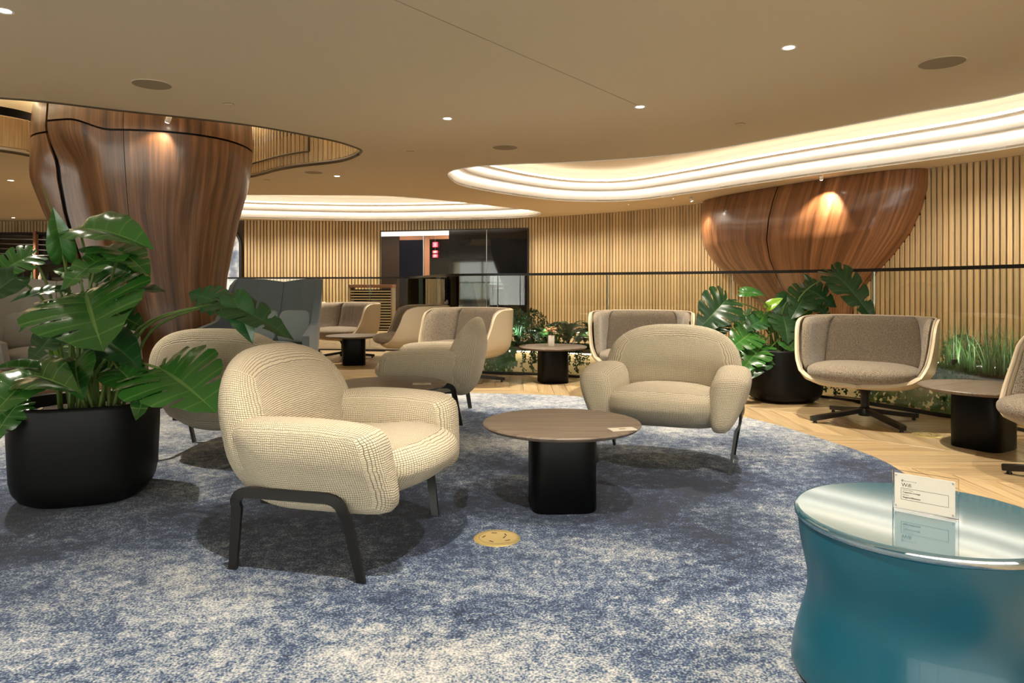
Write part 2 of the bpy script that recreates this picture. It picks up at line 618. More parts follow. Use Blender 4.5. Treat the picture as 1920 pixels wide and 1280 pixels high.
def sm(x, a, b):
    t = max(0, min(1, (x - a) / (b - a))); return t * t * (3 - 2 * t)


def lerpt(t, tab):
    for (a, va), (b, vb) in zip(tab, tab[1:]):
        if t <= b:
            f = max(0, (t - a) / (b - a)); f = f * f * (3 - 2 * f) if False else f
            return va + (vb - va) * f
    return tab[-1][1]

# ================================================================== STRUCTURE
# curved back wall, left to right, then round the right side
WALLP = [(-15, 17.3, 0), (-9, 17.2, 0), (-6.55, 17.0, 0), (-5.12, 17.15, 0), (-3.12, 17.34, 0), (-1.29, 17.1, 0), (.49, 16.4, 0), (1.65, 15.65, 0), (2.67, 14.8, 0),
         (3.67, 13.55, 0), (4.65, 11.7, 0), (5.63, 9.6, 0), (6.19, 8.6, 0), (6.6, 7.2, 0), (6.8, 5.5, 0), (6.85, 2, 0), (6.85, -4.5, 0)]
WALL = resample(catmull(WALLP, 24), .0765)
wall_back = ob('wall_back', None)
tag(wall_back, 'long curved wall clad in light oak slats behind the glass balustrade', kind='structure')
WO = offset2(WALL, .02)
V = []; Fc = []
nW = len(WALL)
Wb = offset2(WALL, .15)
for p, q in zip(WO, Wb):
    V += [(p.x, p.y, 0), (p.x, p.y, CZ + .5), (q.x, q.y, CZ + .5), (q.x, q.y, 0)]
for i in range(nW - 1):
    for k in range(4):
        Fc.append((i * 4 + k, i * 4 + (k + 1) % 4, i * 4 + 4 + (k + 1) % 4, i * 4 + 4 + k))
ob('wall_backing', mesh('wall_backing', V, Fc, 'slat_back', smooth=False), wall_back)

DOOR0, DOOR1 = -3.12, .34           # x range of the dark doorway on the back wall
slat_full = box_me('slat_full', .056, .034, CZ, 'oak_slat', .004, 1, (0, 0, CZ / 2))
slat_short = box_me('slat_short', .056, .034, CZ - 2.34, 'oak_slat', .004, 1, (0, 0, CZ - (CZ - 2.34) / 2))
slat_low = box_me('slat_low', .056, .034, CZ - 2.28, 'oak_slat', .004, 1, (0, 0, CZ - (CZ - 2.28) / 2))
rest_bm = bmesh.new()
SL = offset2(WALL, -.002)
for i in range(1, nW - 1):
    p = SL[i]; t = WALL[i + 1] - WALL[i - 1]; a = math.atan2(t.y, t.x)
    behind = (4.6 < p.x < 5.0 and 10 < p.y < 13.1)
    ratio = p.x / p.y if p.y > 0 else 9
    if behind: continue
    if p.x < -10.2:
        me = slat_low
        vis = p.x > -13.0
    elif DOOR0 < p.x < DOOR1 and p.y > 16: me = slat_short; vis = True
    elif -7.45 < p.x < -6.42: continue
    else:
        me = slat_full
        vis = p.x > -6.45 and ratio < .80
    if vis:
        ob('slat', me, wall_back, p, (0, 0, a))
    else:
        tmp = bmesh.new(); tmp.from_mesh(me)
        M = Matrix.Translation(p) @ Matrix.Rotation(a, 4, 'Z')
        bmesh.ops.transform(tmp, matrix=M, verts=tmp.verts[:])
        tm = bpy.data.meshes.new('t'); tmp.to_mesh(tm); tmp.free(); rest_bm.from_mesh(tm); bpy.data.meshes.remove(tm)
tag(ob('slats_out_of_view', from_bm('slats_out_of_view', rest_bm, 'oak_slat', False, False), wall_back), kind='stuff')

# other walls (outside the frame, they close the room)
for nm, sx, sy, c in (('wall_left', .15, 23, (-15.1, 6.3)),):
    tag(ob(nm, box_me(nm, sx, sy, CZ + .5, 'recess_paint', 0, 1, (0, 0, (CZ + .5) / 2)), None, (c[0], c[1], 0)), 'plain warm painted wall closing the room outside the picture', kind='structure')

# unseen window wall, added behind the viewpoint to supply soft daylight
wf = ob('window_1', None, None, (-4.1, -4.6, 0)); tag(wf, 'unseen tall glazed window wall added behind the viewpoint for soft daylight', kind='structure')
ob('sill', box_me('sill', 22.2, .15, .3, 'recess_paint', 0, 1, (0, 0, .15)), wf)
ob('head', box_me('head', 22.2, .15, .65, 'recess_paint', 0, 1, (0, 0, CZ + .175)), wf)
for i in range(12): ob('window_mullion', box_me('window_mullion', .06, .10, 2.15, 'black_metal', 0, 1, (0, 0, 1.375)), wf, (-11 + i * 2, 0, 0))
for i in range(11): ob('window_pane', box_me('window_pane', 1.94, .012, 2.15, 'glass', 0, 1, (0, 0, 1.375)), wf, (-10 + i * 2, 0, 0))

# ---------------- ceiling with its three openings
def V3(l): return [Vector((p[0], p[1], 0)) for p in l]


cove_r = catmull(V3([CE(842, 322), CE(880, 313), CE(960, 307), CE(1100, 302), CE(1280, 287), CE(1500, 250), CE(1700, 213), CE(1920, 172), (4.65, 4.2), (5.25, 3.2), (5.95, 3.4), (6.2, 5.0), (6.05, 6.9),
                     CE(1920, 273), CE(1720, 302), CE(1540, 326), CE(1400, 346), CE(1300, 361), CE(1180, 376), CE(1060, 376), CE(960, 365), CE(872, 349), CE(844, 334)]), 6, True)
cove_b = catmull(V3([CE(1016, 399), CE(990, 393), CE(930, 386), CE(860, 378), CE(730, 367), CE(580, 365), CE(447, 365), (-6.5, 12.6), (-8.2, 13.8), (-8.2, 15.6), CE(440, 408), CE(560, 411), CE(700, 413), CE(860, 411), CE(980, 407)]), 6, True)
cove_b = cove_b[::-1]
open_c = catmull(V3([CE(677, 285), CE(655, 272), CE(600, 258), CE(460, 233), CE(230, 207), CE(0, 183), (-5.6, 5.9), (-6.6, 6.6), (-6.9, 7.6), CE(0, 283), CE(90, 300), (-5.6, 9.9), (-4.8, 10.5), CE(455, 333), CE(490, 327), CE(520, 319), CE(560, 312), CE(640, 302)]), 6, True)


def area2(l): return sum(a.x * b.y - b.x * a.y for a, b in zip(l, l[1:] + l[:1]))


def ccw(l): return l if area2(l) > 0 else l[::-1]


cove_r, cove_b, open_c = ccw(cove_r), ccw(cove_b), ccw(open_c)
outer = [(p.x, p.y) for p in offset2(WALL, .0)] + [(-15, -4.6)]
ceiling = tag(ob('ceiling', plate_me('ceiling', [outer, cove_r, cove_b, open_c], CZ, CZ + .03, 'ceiling_paint')), 'smooth beige ceiling with curved openings', kind='structure')


def ribbon(name, lp, z0, lp2, z1, mat, parent):
    A = [Vector((p.x, p.y, z0)) for p in lp]; B = [Vector((p.x, p.y, z1)) for p in lp2]
    return ob(name, strip_me(name, A, B, mat, True), parent)


def ring_tube(name, lp, z, r, mat, parent, n=6):
    pts = [Vector((p.x, p.y, z)) for p in lp] + [Vector((lp[0].x, lp[0].y, z))]
    return ob(name, tube_me(name, pts, r, mat, n), parent)


def shrink(lp, d):
    q = offset2(lp, d, True)       # ccw: left normal points inward
    out = []
    for p in q:
        if inside((p.x, p.y), [(a.x, a.y) for a in lp]) and min((p - a).length for a in lp) > d * .93: out.append(p)
    return out


def smooth_loop(lp, it=3):
    for _ in range(it):
        lp = [(lp[i - 1] + lp[i] * 2 + lp[(i + 1) % len(lp)]) / 4 for i in range(len(lp))]
    return lp


trim_n = 1


def cove(lp, label, w1, w2):
    global trim_n
    t = ob('trim_%d' % trim_n, None); trim_n += 1
    tag(t, label, kind='structure')
    z1, z2, z3 = CZ + .17, CZ + .30, CZ + .52
    ribbon('lower_riser', lp, CZ, lp, z1, 'cove_paint', t)
    in1 = smooth_loop(shrink(lp, w1)); in2 = smooth_loop(shrink(in1, w2))
    ob('lower_ledge', plate_me('lower_ledge', [lp, in1], z1, z1 + .02, 'cove_paint'), t)
    ribbon('middle_riser', in1, z1, in1, z2, 'cove_paint', t)
    ob('upper_ledge', plate_me('upper_ledge', [smooth_loop(shrink(lp, w1 * .4)), in2], z2, z2 + .02, 'cove_paint'), t)
    big = lp
    ribbon('upper_riser', big, z2 + .02, big, z3, 'cove_paint', t)
    ob('upper_panel', plate_me('upper_panel', [big], z3, z3 + .03, 'cove_top'), t)
    ring_tube('light_strip', smooth_loop(shrink(lp, .035), 1), z1 - .03, .011, 'led_white', t)
    ring_tube('light_strip', smooth_loop(shrink(in1, .03), 1), z2 - .025, .010, 'led_white', t)
    ring_tube('light_strip', smooth_loop(shrink(in2, -.0) if False else offset2(in2, -.06, True), 1), z2 + .05, .016, 'led_warm', t)
    ring_tube('edge_bead', lp, CZ - .004, .006, 'cove_paint', t)
    return t


cove(cove_r, 'long stepped white ceiling cove with glowing strips above the right planting', .17, .17)
cove(cove_b, 'stepped white ceiling cove glowing in front of the far slat wall', .20, .20)

# left ceiling opening around the wooden column: deep well with oak lining
t = ob('trim_3', None); tag(t, 'oak lined ceiling opening with bronze edge around the left wooden column', kind='structure')
ZT = 3.45
ribbon('well_lining', open_c, CZ + .03, open_c, ZT, 'recess_paint', t)
ob('well_top', plate_me('well_top', [open_c], ZT, ZT + .03, 'recess_paint'), t)
ring_tube('bronze_edge', open_c, CZ + .004, .018, 'edge_bronze', t)
ring_tube('light_strip', shrink(open_c, .06), ZT - .06, .022, 'led_well_fill', t)  # strip lamp added only to brighten the well lining
dense = resample(open_c + [open_c[0]], .082)
well_slat = box_me('well_slat', .052, .026, .79, 'oak_slat', .003, 1, (0, 0, CZ + .03 + .40))
well_panel = box_me('well_panel', .62, .03, .36, 'oak_panel', .006, 1, (0, 0, CZ + .05 + .18))
k = 0
for i in range(1, len(dense) - 1):
    p = dense[i]; tt = dense[i + 1] - dense[i - 1]; a = math.atan2(tt.y, tt.x)
    nrm = Vector((-tt.y, tt.x, 0)).normalized()
    if p.x > -4.9 and p.y > 7.3:
        ob('slat', well_slat, t, p + nrm * .02, (0, 0, a))
dense = resample(open_c + [open_c[0]], .64)
for i in range(1, len(dense) - 1):
    p = dense[i]; tt = dense[i + 1] - dense[i - 1]; a = math.atan2(tt.y, tt.x)
    nrm = Vector((-tt.y, tt.x, 0)).normalized()
    if p.x < -4.9 and p.y > 7.2:
        ob('oak_panel', well_panel, t, p + nrm * .03, (0, 0, a))
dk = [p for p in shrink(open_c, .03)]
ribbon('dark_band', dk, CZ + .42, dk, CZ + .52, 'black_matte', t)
bar_h = [Vector((p.x, p.y, 0)) for p in shrink(open_c, .055) if -4.3 < p.x < -2.55 and p.y > 8.3]
bar_h.sort(key=lambda p: p.x)
ob('bronze_bar', tube_me('bronze_bar', [p + Vector((0, 0, CZ + .17)) for p in bar_h], .012, 'edge_bronze', 6), t)
ob('bronze_bar', tube_me('bronze_bar', [bar_h[-1] + Vector((0, 0, CZ + .17)), bar_h[-1] + Vector((0, 0, CZ + .62))], .014, 'edge_bronze', 6), t)

# fine joint across the ceiling
a = Vector((*CE(672, -30), CZ - .001)); b = Vector((*CE(1200, 199), CZ - .001))
j = ob('trim_4', box_me('joint', (b - a).length, .003, .003, 'grille', 0), None, (a + b) / 2, (0, 0, math.atan2(b.y - a.y, b.x - a.x)))
tag(j, 'fine dark joint line running across the beige ceiling', kind='structure')

# ---------------- floor: subfloor, chevron planks, carpet
CARPET = catmull(V3([(-.95, 6.72), (-.3, 6.66), (.63, 6.45), (1.3, 5.95), (1.80, 5.38), (2.04, 4.6), (2.12, 4.1), (2.05, 3.6), (1.85, 2.9), (1.55, 2.1), (1.2, 1.2), (.8, .2), (0, -1.2), (-1.5, -2.4), (-3.4, -1.6),
                     (-4.4, .4), (-4.7, 2.4), (-4.35, 4.3), (-3.6, 5.3), (-2.4, 6.2)]), 7, True)
CP = [(p.x, p.y) for p in CARPET]
sub = [(-15, -4.5), (6.85, -4.5)] + [(p.x, p.y) for p in reversed(WALL)]
floor = tag(ob('floor', plate_me('floor', [sub], -.06, -.012, 'oak_floor')), 'light oak chevron plank floor around the blue carpet', kind='structure')
Wd, Hd, gap = .62, .20, .0022


def plank_me(sgn):
    pts = [(gap, gap), (Wd - gap, gap), (Wd - gap, Hd - gap), (gap, Hd - gap)]
    bot = [(x, y + sgn * x) for x, y in pts]
    e = .0015
    top = [(x + (e if x < .1 else -e), y + sgn * x + (e if y < .1 else -e)) for x, y in pts]
    V = [(x, y, -.012) for x, y in bot] + [(x, y, -.0015) for x, y in bot] + [(x, y, 0) for x, y in top]
    U = [(y - sgn * x, x * 1.41) for (x, y, z) in V]
    Fc = [(8, 9, 10, 11)]
    for L0 in (0, 4):
        for i in range(4): Fc.append((L0 + i, L0 + (i + 1) % 4, L0 + 4 + (i + 1) % 4, L0 + 4 + i))
    return mesh('plank', V, Fc, 'oak_floor', U, smooth=False)


pm = {1: plank_me(1), -1: plank_me(-1)}
RAILP = [(-7.5, 11.6, 0), (-5.0, 11.45, 0), (-2.6, 11.25, 0), (-1.75, 11.1, 0), (-1.50, 10.85, 0), (-1.22, 9.95, 0), (-.93, 9.05, 0), (-.72, 8.55, 0), (-.35, 8.30, 0), (.24, 8.08, 0), (1.2, 7.58, 0), (2.1, 7.02, 0), (2.78, 6.47, 0), (3.24, 5.75, 0), (3.52, 5.0, 0), (3.72, 4.0, 0), (3.80, 2.8, 0), (3.75, 1.2, 0)]
RAIL = catmull(RAILP, 14)
inner_poly = [(p.x, p.y) for p in RAIL] + [(3.3, -2.5), (-7.5, -2.5)]
ROT = math.radians(45)
cand = []
for c in range(-24, 26):
    sg = 1 if c % 2 == 0 else -1
    for r in range(-60, 90):
        x, y = c * Wd, r * Hd + (0 if sg > 0 else Wd)
        mx, my = x + Wd / 2, y + sg * Wd / 2 + Hd / 2
        wx, wy = mx * math.cos(ROT) - my * math.sin(ROT), mx * math.sin(ROT) + my * math.cos(ROT)
        if wy < 1.2 or not inside((wx, wy), inner_poly): continue
        if abs(wx / wy) > .95: continue
        if inside((wx, wy), CP) and min((wx - q[0]) ** 2 + (wy - q[1]) ** 2 for q in CP) > .45 ** 2: continue
        cand.append((wy, x, y, sg))
cand.sort()
rest = bmesh.new()
for i, (d, x, y, sg) in enumerate(cand):
    X, Y = x * math.cos(ROT) - y * math.sin(ROT), x * math.sin(ROT) + y * math.cos(ROT)
    if i < 300:
        ob('plank', pm[sg], floor, (X, Y, 0), (0, 0, ROT))
    else:
        tmp = bmesh.new(); tmp.from_mesh(pm[sg])
        bmesh.ops.transform(tmp, matrix=Matrix.Translation((X, Y, 0)) @ Matrix.Rotation(ROT, 4, 'Z'), verts=tmp.verts[:])
        tm = bpy.data.meshes.new('t'); tmp.to_mesh(tm); tmp.free(); rest.from_mesh(tm); bpy.data.meshes.remove(tm)
if len(rest.verts):
    tag(ob('far_planks', from_bm('far_planks', rest, 'oak_floor', False), floor), kind='stuff')
CT = .008
tag(ob('carpet', plate_me('carpet', [CP], 0, CT, 'carpet')), 'large rounded carpet mottled in navy, grey and white under the lounge chairs', 'carpet')

# ================================================================== BALUSTRADE
bal = thing('glass_balustrade', 'frameless glass balustrade with slim black handrail along the planting', 'balustrade', (0, 0, 0))
RH = 1.145
RR = resample(RAIL, .06)
cuts = [0]; acc = 0
for i in range(1, len(RR)):
    if i - cuts[-1] >= 22: cuts.append(i)
cuts[-1] = len(RR) - 1
for a, b in zip(cuts, cuts[1:]):
    seg = RR[a:b + 1]
    seg = [seg[0] + (seg[1] - seg[0]) * .1] + seg[1:-1] + [seg[-1] + (seg[-2] - seg[-1]) * .1]
    P = [[Vector((p.x, p.y, .015)), Vector((p.x, p.y, RH - .012))] for p in seg]
    g = ob('glass_panel', thick_grid('glass_panel', P, -.006, .006, 'glass'), bal)
    p = seg[-1]; tt = seg[-1] - seg[-2]
    ob('panel_edge', box_me('panel_edge', .0035, .0124, RH - .08, 'glass_edge', 0, 1, (0, 0, (RH + .04) / 2)), bal, (p.x, p.y, 0), (0, 0, math.atan2(tt.y, tt.x)))
P = [[p + Vector((0, 0, RH - .014)), p + Vector((0, 0, RH + .014))] for p in RR]
ob('handrail', thick_grid('handrail', P, -.017, .017, 'black_metal'), bal)
P = [[p + Vector((0, 0, -.01)), p + Vector((0, 0, .022))] for p in RR]
ob('base_channel', thick_grid('base_channel', P, -.014, .014, 'black_metal'), bal)

# ================================================================== WOODEN COLUMNS
cx, cy = -4.10, 8.0
# (z, x-left, x-right) silhouette at depth 8
PROF = [(0, -4.55, -3.22), (.33, -4.50, -3.27), (.8, -4.62, -3.28), (1.11, -4.75, -3.26), (1.45, -4.90, -3.20), (1.77, -5.03, -3.14), (2.1, -5.13, -3.05), (2.4, -5.19, -3.0), (2.64, -5.21, -2.985), (2.9, -5.19, -3.0), (3.3, -5.08, -3.1), (3.45, -5.0, -3.15)]


def prof(z):
    for (a, l0, r0), (b, l1, r1) in zip(PROF, PROF[1:]):
        if z <= b:
            f = (z - a) / (b - a); return l0 + (l1 - l0) * f, r0 + (r1 - r0) * f
    return PROF[-1][1:]


def colpt(ang, z, off=0):
    "ang: 0 = towards +x, -90deg = towards the viewer"
    l, r = prof(z)
    mx, hw = (l + r) / 2, (r - l) / 2
    d = .82 * hw
    c, s = math.cos(ang), math.sin(ang)
    sp = 2.35
    k = (abs(c) ** sp + abs(s) ** sp) ** (-1 / sp)
    # a fold sweeping down the front of the column
    fold_a = -math.radians(103 + 10 * sm(z, .6, 2.4))
    dd = math.atan2(math.sin(ang - fold_a), math.cos(ang - fold_a))
    fold = -.16 * math.exp(-(dd / .22) ** 2) * sm(z, .2, 1.5) * (1 - sm(z, 2.2, 2.6)) + .10 * math.exp(-((dd + .38) / .22) ** 2) * sm(z, .3, 1.6) * (1 - sm(z, 2.1, 2.6))
    m = 1 + fold
    return Vector((mx + (hw * m + off) * c * k, cy + (d * m + off) * s * k, z))


col = thing('wooden_column', 'tall flaring walnut veneer column rising through the ceiling opening at left', 'column', (0, 0, 0))


def col_panel(name, a0, a1, zf0, zf1, na=40, nz=36):
    P = []
    for i in range(na + 1):
        a = a0 + (a1 - a0) * i / na
        row = []
        z0, z1 = zf0(a), zf1(a)
        for j in range(nz + 1):
            z = z0 + (z1 - z0) * j / nz
            row.append(colpt(a, z))
        P.append(row)
    return ob(name, thick_grid(name, P, 0, -.025, 'walnut', uv=lambda i, j: ((a0 + (a1 - a0) * i / na) * .85, (zf0(a0) + (zf1(a0) - zf0(a0)) * j / nz))), col)


SPL = -math.radians(139)        # vertical joint seen at the left third
seam = lambda a: 2.57 + .11 * sm(-a, math.radians(85), math.radians(108)) - .0 * sm(a, -math.radians(60), -math.radians(10))
seam_b = lambda a: 2.57
gp = .014
JA = math.radians(122)
sections = [(-JA + gp, -math.radians(79), seam), (-math.radians(79) + .006, math.radians(40), seam), (math.radians(40) + .008, math.radians(130), seam_b), (math.radians(130) + .008, 2 * PI - JA - gp, seam_b)]
for (a0, a1, sf) in sections:
    col_panel('lower_veneer_panel', a0, a1, lambda a: 0.0, lambda a, sf=sf: sf(a) - .010)
    col_panel('upper_veneer_panel', a0, a1, lambda a, sf=sf: sf(a) + .010, lambda a: 3.44, nz=14)
P = [[colpt(2 * PI * i / 64, z, -.055) for z in [q * .1 for q in range(0, 35)]] for i in range(65)]
ob('dark_core', thick_grid('dark_core', P, 0, -.01, 'black_matte'), col)

# half funnel on the curved wall at right
fun = thing('wooden_funnel', 'broad walnut bowl shaped wall column swelling out of the oak slats at right', 'column', (0, 0, 0))
WA, WB = Vector((3.67, 13.55, 0)), Vector((5.63, 9.6, 0))


def wall_at(f):
    "f 0..1 along the wall stretch under the funnel"
    i0 = min(range(nW), key=lambda i: (WALL[i] - WA).length); i1 = min(range(nW), key=lambda i: (WALL[i] - WB).length)
    q = i0 + (i1 - i0) * f
    i = int(math.floor(q)); i = max(0, min(nW - 2, i))
    return WALL[i] + (WALL[i + 1] - WALL[i]) * (q - i)


FN = Vector((-(WB - WA).normalized().y * -1, (WB - WA).normalized().x * -1, 0)) * -1
FN = Vector((WB.y - WA.y, -(WB.x - WA.x), 0)).normalized()
if FN.y > 0: FN = -FN
FT = [(0.0, .44, .70, .20), (.35, .41, .72, .24), (.8, .30, .74, .34), (1.14, .19, .81, .48), (1.45, .10, .885, .62), (1.75, .05, .945, .71), (2.05, .035, .98, .72), (2.35, .03, 1.0, .66), (2.598, .03, 1.0, .55)]


def funpt(u, z):
    for A, B in zip(FT, FT[1:]):
        if z <= B[0] + 1e-6:
            f = (z - A[0]) / (B[0] - A[0]); f0 = A[1] + (B[1] - A[1]) * f; f1 = A[2] + (B[2] - A[2]) * f; d = A[3] + (B[3] - A[3]) * f; break
    a = PI * u
    e = .8
    cc = math.cos(a); s = math.sin(a)
    w = (1 - math.copysign(abs(cc) ** e, cc)) / 2
    p = wall_at(f0 + (f1 - f0) * w)
    return Vector((p.x, p.y, z)) + FN * (d * s ** .85 + .02)


for (u0, u1) in ((0, .105), (.107, .50), (.5015, 1.0)):
    nu = max(6, int(48 * (u1 - u0)))
    P = [[funpt(u0 + (u1 - u0) * i / nu, 2.598 * j / 40) for j in range(41)] for i in range(nu + 1)]
    ob('veneer_panel', thick_grid('veneer_panel', P, 0, -.012, 'walnut_fan', uv=lambda i, j, u0=u0, u1=u1, nu=nu: ((u0 + (u1 - u0) * i / nu) * 3.6, j / 40 * 2.6)), fun)
P = [[funpt(i / 40, 2.598 * j / 30) - FN * .03 for j in range(31)] for i in range(41)]
ob('dark_core', thick_grid('dark_core', P, 0, -.01, 'black_matte'), fun)

# ================================================================== DARK DOORWAY IN THE BACK WALL
d0, d1 = Vector((-3.16, 17.20, 0)), Vector((.36, 16.32, 0))
du = (d1 - d0); DL = du.length; ang = math.atan2(du.y, du.x)
door = ob('door_1', None, None, d0, (0, 0, ang)); tag(door, 'wide dark glass doorway set into the oak slat wall', kind='structure')


def dpanel(name, u0, u1, z0, z1, mat, y=0, th=.03):
    return ob(name, box_me(name, (u1 - u0) * DL, th, z1 - z0, mat, .003, 1), door, ((u0 + u1) / 2 * DL, y, (z0 + z1) / 2))


dpanel('brown_panel', .0, .13, 0, 2.22, 'door_brown')
dpanel('navy_panel', .132, .298, 0, 2.12, 'door_navy')
dpanel('lintel', .132, .298, 2.125, 2.22, 'door_wood')
dpanel('mullion', .2985, .3055, 0, 2.22, 'steel', -.02)
dpanel('wood_jamb', .306, .342, 0, 2.22, 'door_wood')
dpanel('dark_glass_pane', .344, .478, 0, 2.13, 'glass_black')
dpanel('lintel', .344, .478, 2.135, 2.22, 'door_wood')
dpanel('sliding_pane', .48, .733, 0, 2.33, 'glass_black', -.05)
dpanel('sliding_pane', .737, 1.0, 0, 2.33, 'glass_black', -.055)
dpanel('mullion', .7335, .7365, 0, 2.33, 'steel', -.06)
dpanel('light_band', .0, .478, 2.225, 2.33, 'door_band', .01)
dpanel('frame_head', -.004, 1.004, 2.335, 2.36, 'black_metal', -.03)
dpanel('frame_side', -.006, -.001, 0, 2.335, 'black_metal', -.03)
dpanel('frame_side', 1.001, 1.008, 0, 2.335, 'black_metal', -.03)
rs = thing('hanging_sign', 'small red lit sign hanging in front of the dark glass doorway', 'sign', d0 + du * .385 + Vector((-.01, -.07, 0)), ang)
for z0, h in ((2.0, .115), (1.83, .06), (1.735, .075)):
    pl_ = ob('sign_face', box_me('sign_face', .125, .012, h, 'sign_red', .004, 1), rs, (0, 0, z0))
    for q in range(3):
        ob('sign_stroke', box_me('sign_stroke', .075 - .02 * (q == 1), .004, .008, 'sign_paper', 0), pl_, (0, -.008, (q - 1) * h * .27))
    ob('sign_stroke', box_me('sign_stroke_v', .008, .004, h * .7, 'sign_paper', 0), pl_, (.0, -.0085, 0))
ob('hanger', tube_me('hanger', [(0, 0, 1.7), (0, 0, CZ - .002)], .003, 'steel'), rs)

# arched artwork beside the column
art = thing('arched_artwork', 'tall arched blue and white watercolour panel in a black frame beside the column', 'artwork', (-6.92, 16.93, 0), 0)


def arch_pts(hw, z0, z1, r, n=10):
    pts = [(-hw, z0), (hw, z0)]
    for i in range(n + 1):
        a = i / n * PI / 2; pts.append((hw - r + r * math.cos(a), z1 - r + r * math.sin(a)))
    for i in range(n + 1):
        a = PI / 2 + i / n * PI / 2; pts.append((-hw + r + r * math.cos(a), z1 - r + r * math.sin(a)))
    return pts


def up_plate(name, loops, th, mat):
    me = plate_me(name, loops, 0, th, mat)
    me.transform(Matrix.Rotation(PI / 2, 4, 'X'))
    return me


ob('art_sheet', up_plate('art_sheet', [arch_pts(.44, .3, 2.36, .36)], .02, 'watercolour'), art)
ob('art_frame', up_plate('art_frame', [arch_pts(.49, .25, 2.41, .40), arch_pts(.44, .3, 2.36, .36)], .06, 'black_metal'), art)

# back bar far left
bar = thing('back_bar', 'dark glossy back bar under the slat band at the far left', 'cabinet', (-11.9, 16.95, 0))
ob('glass_back', box_me('glass_back', 3.2, .05, .72, 'glass_black', .004, 1, (0, .1, 1.9)), bar)
ob('upper_frame', box_me('upper_frame', 3.3, .16, .05, 'black_metal', .004, 1, (0, .05, 2.28)), bar)
ob('shelf', box_me('shelf', 3.3, .3, .05, 'black_metal', .004, 1, (0, -.05, 1.08)), bar)
ob('counter', box_me('counter', 3.3, .35, 1.0, 'door_brown', .004, 1, (0, -.03, .5)), bar)
for x in (-1.62, -.55, .55, 1.62):
    ob('upright', box_me('upright', .06, .12, 1.3, 'door_wood', .004, 1, (0, 0, 1.68)), bar, (x, 0, 0))
for i in range(4):
    pts = [Vector((-1.4, .06, 2.18 - i * .11)), Vector((1.4, .06, 2.12 - i * .13))]
    ob('bright_rail', tube_me('bright_rail', pts, .012, 'steel'), bar)
bot = [(0, 1.105), (.035, 1.105), (.035, 1.24), (.012, 1.30), (.012, 1.36)]
for i in range(9):
    me = lathe_me('bottle', [(r * (1 + .25 * (i % 3)), z) for r, z in bot], ['bottle_a', 'bottle_b', 'black_lacquer'][i % 3], 12)
    o = ob('bottle', me, None, (-12.6 + i * .2, 16.88, 0))
    tag(o, ['green', 'pale', 'black'][i % 3] + ' bottle on the far back bar, number %s from the left' % ['one', 'two', 'three', 'four', 'five', 'six', 'seven', 'eight', 'nine'][i], 'bottle', 'bottles on the back bar')

# louvred consoles seen through the glass
for i, (x, y, wd) in enumerate(((-3.0, 15.3, .95), (-1.30, 14.6, .42))):
    c = thing('louvred_console', ['wide louvred wooden console behind the balustrade at the left of the doorway', 'narrow louvred wooden console behind the balustrade near the doorway middle'][i], 'console', (x, y, 0), -.1)
    ob('top', box_me('top', wd, .3, .07, 'door_wood', .005, 1, (0, 0, 1.02)), c)
    for sx in (-1, 1): ob('side_post', box_me('side_post', .03, .28, .985, 'trough_cap', .003, 1, (sx * (wd / 2 - .02), 0, .4925)), c)
    lm = box_me('louvre', wd - .07, .012, .022, 'trough', .002, 1)
    for q in range(15): ob('louvre', lm, c, (0, -.13, .1 + q * .058), (.5, 0, 0))
    ob('back_panel', box_me('back_panel', wd - .06, .02, .9, 'black_matte', 0, 1, (0, .1, .5)), c)

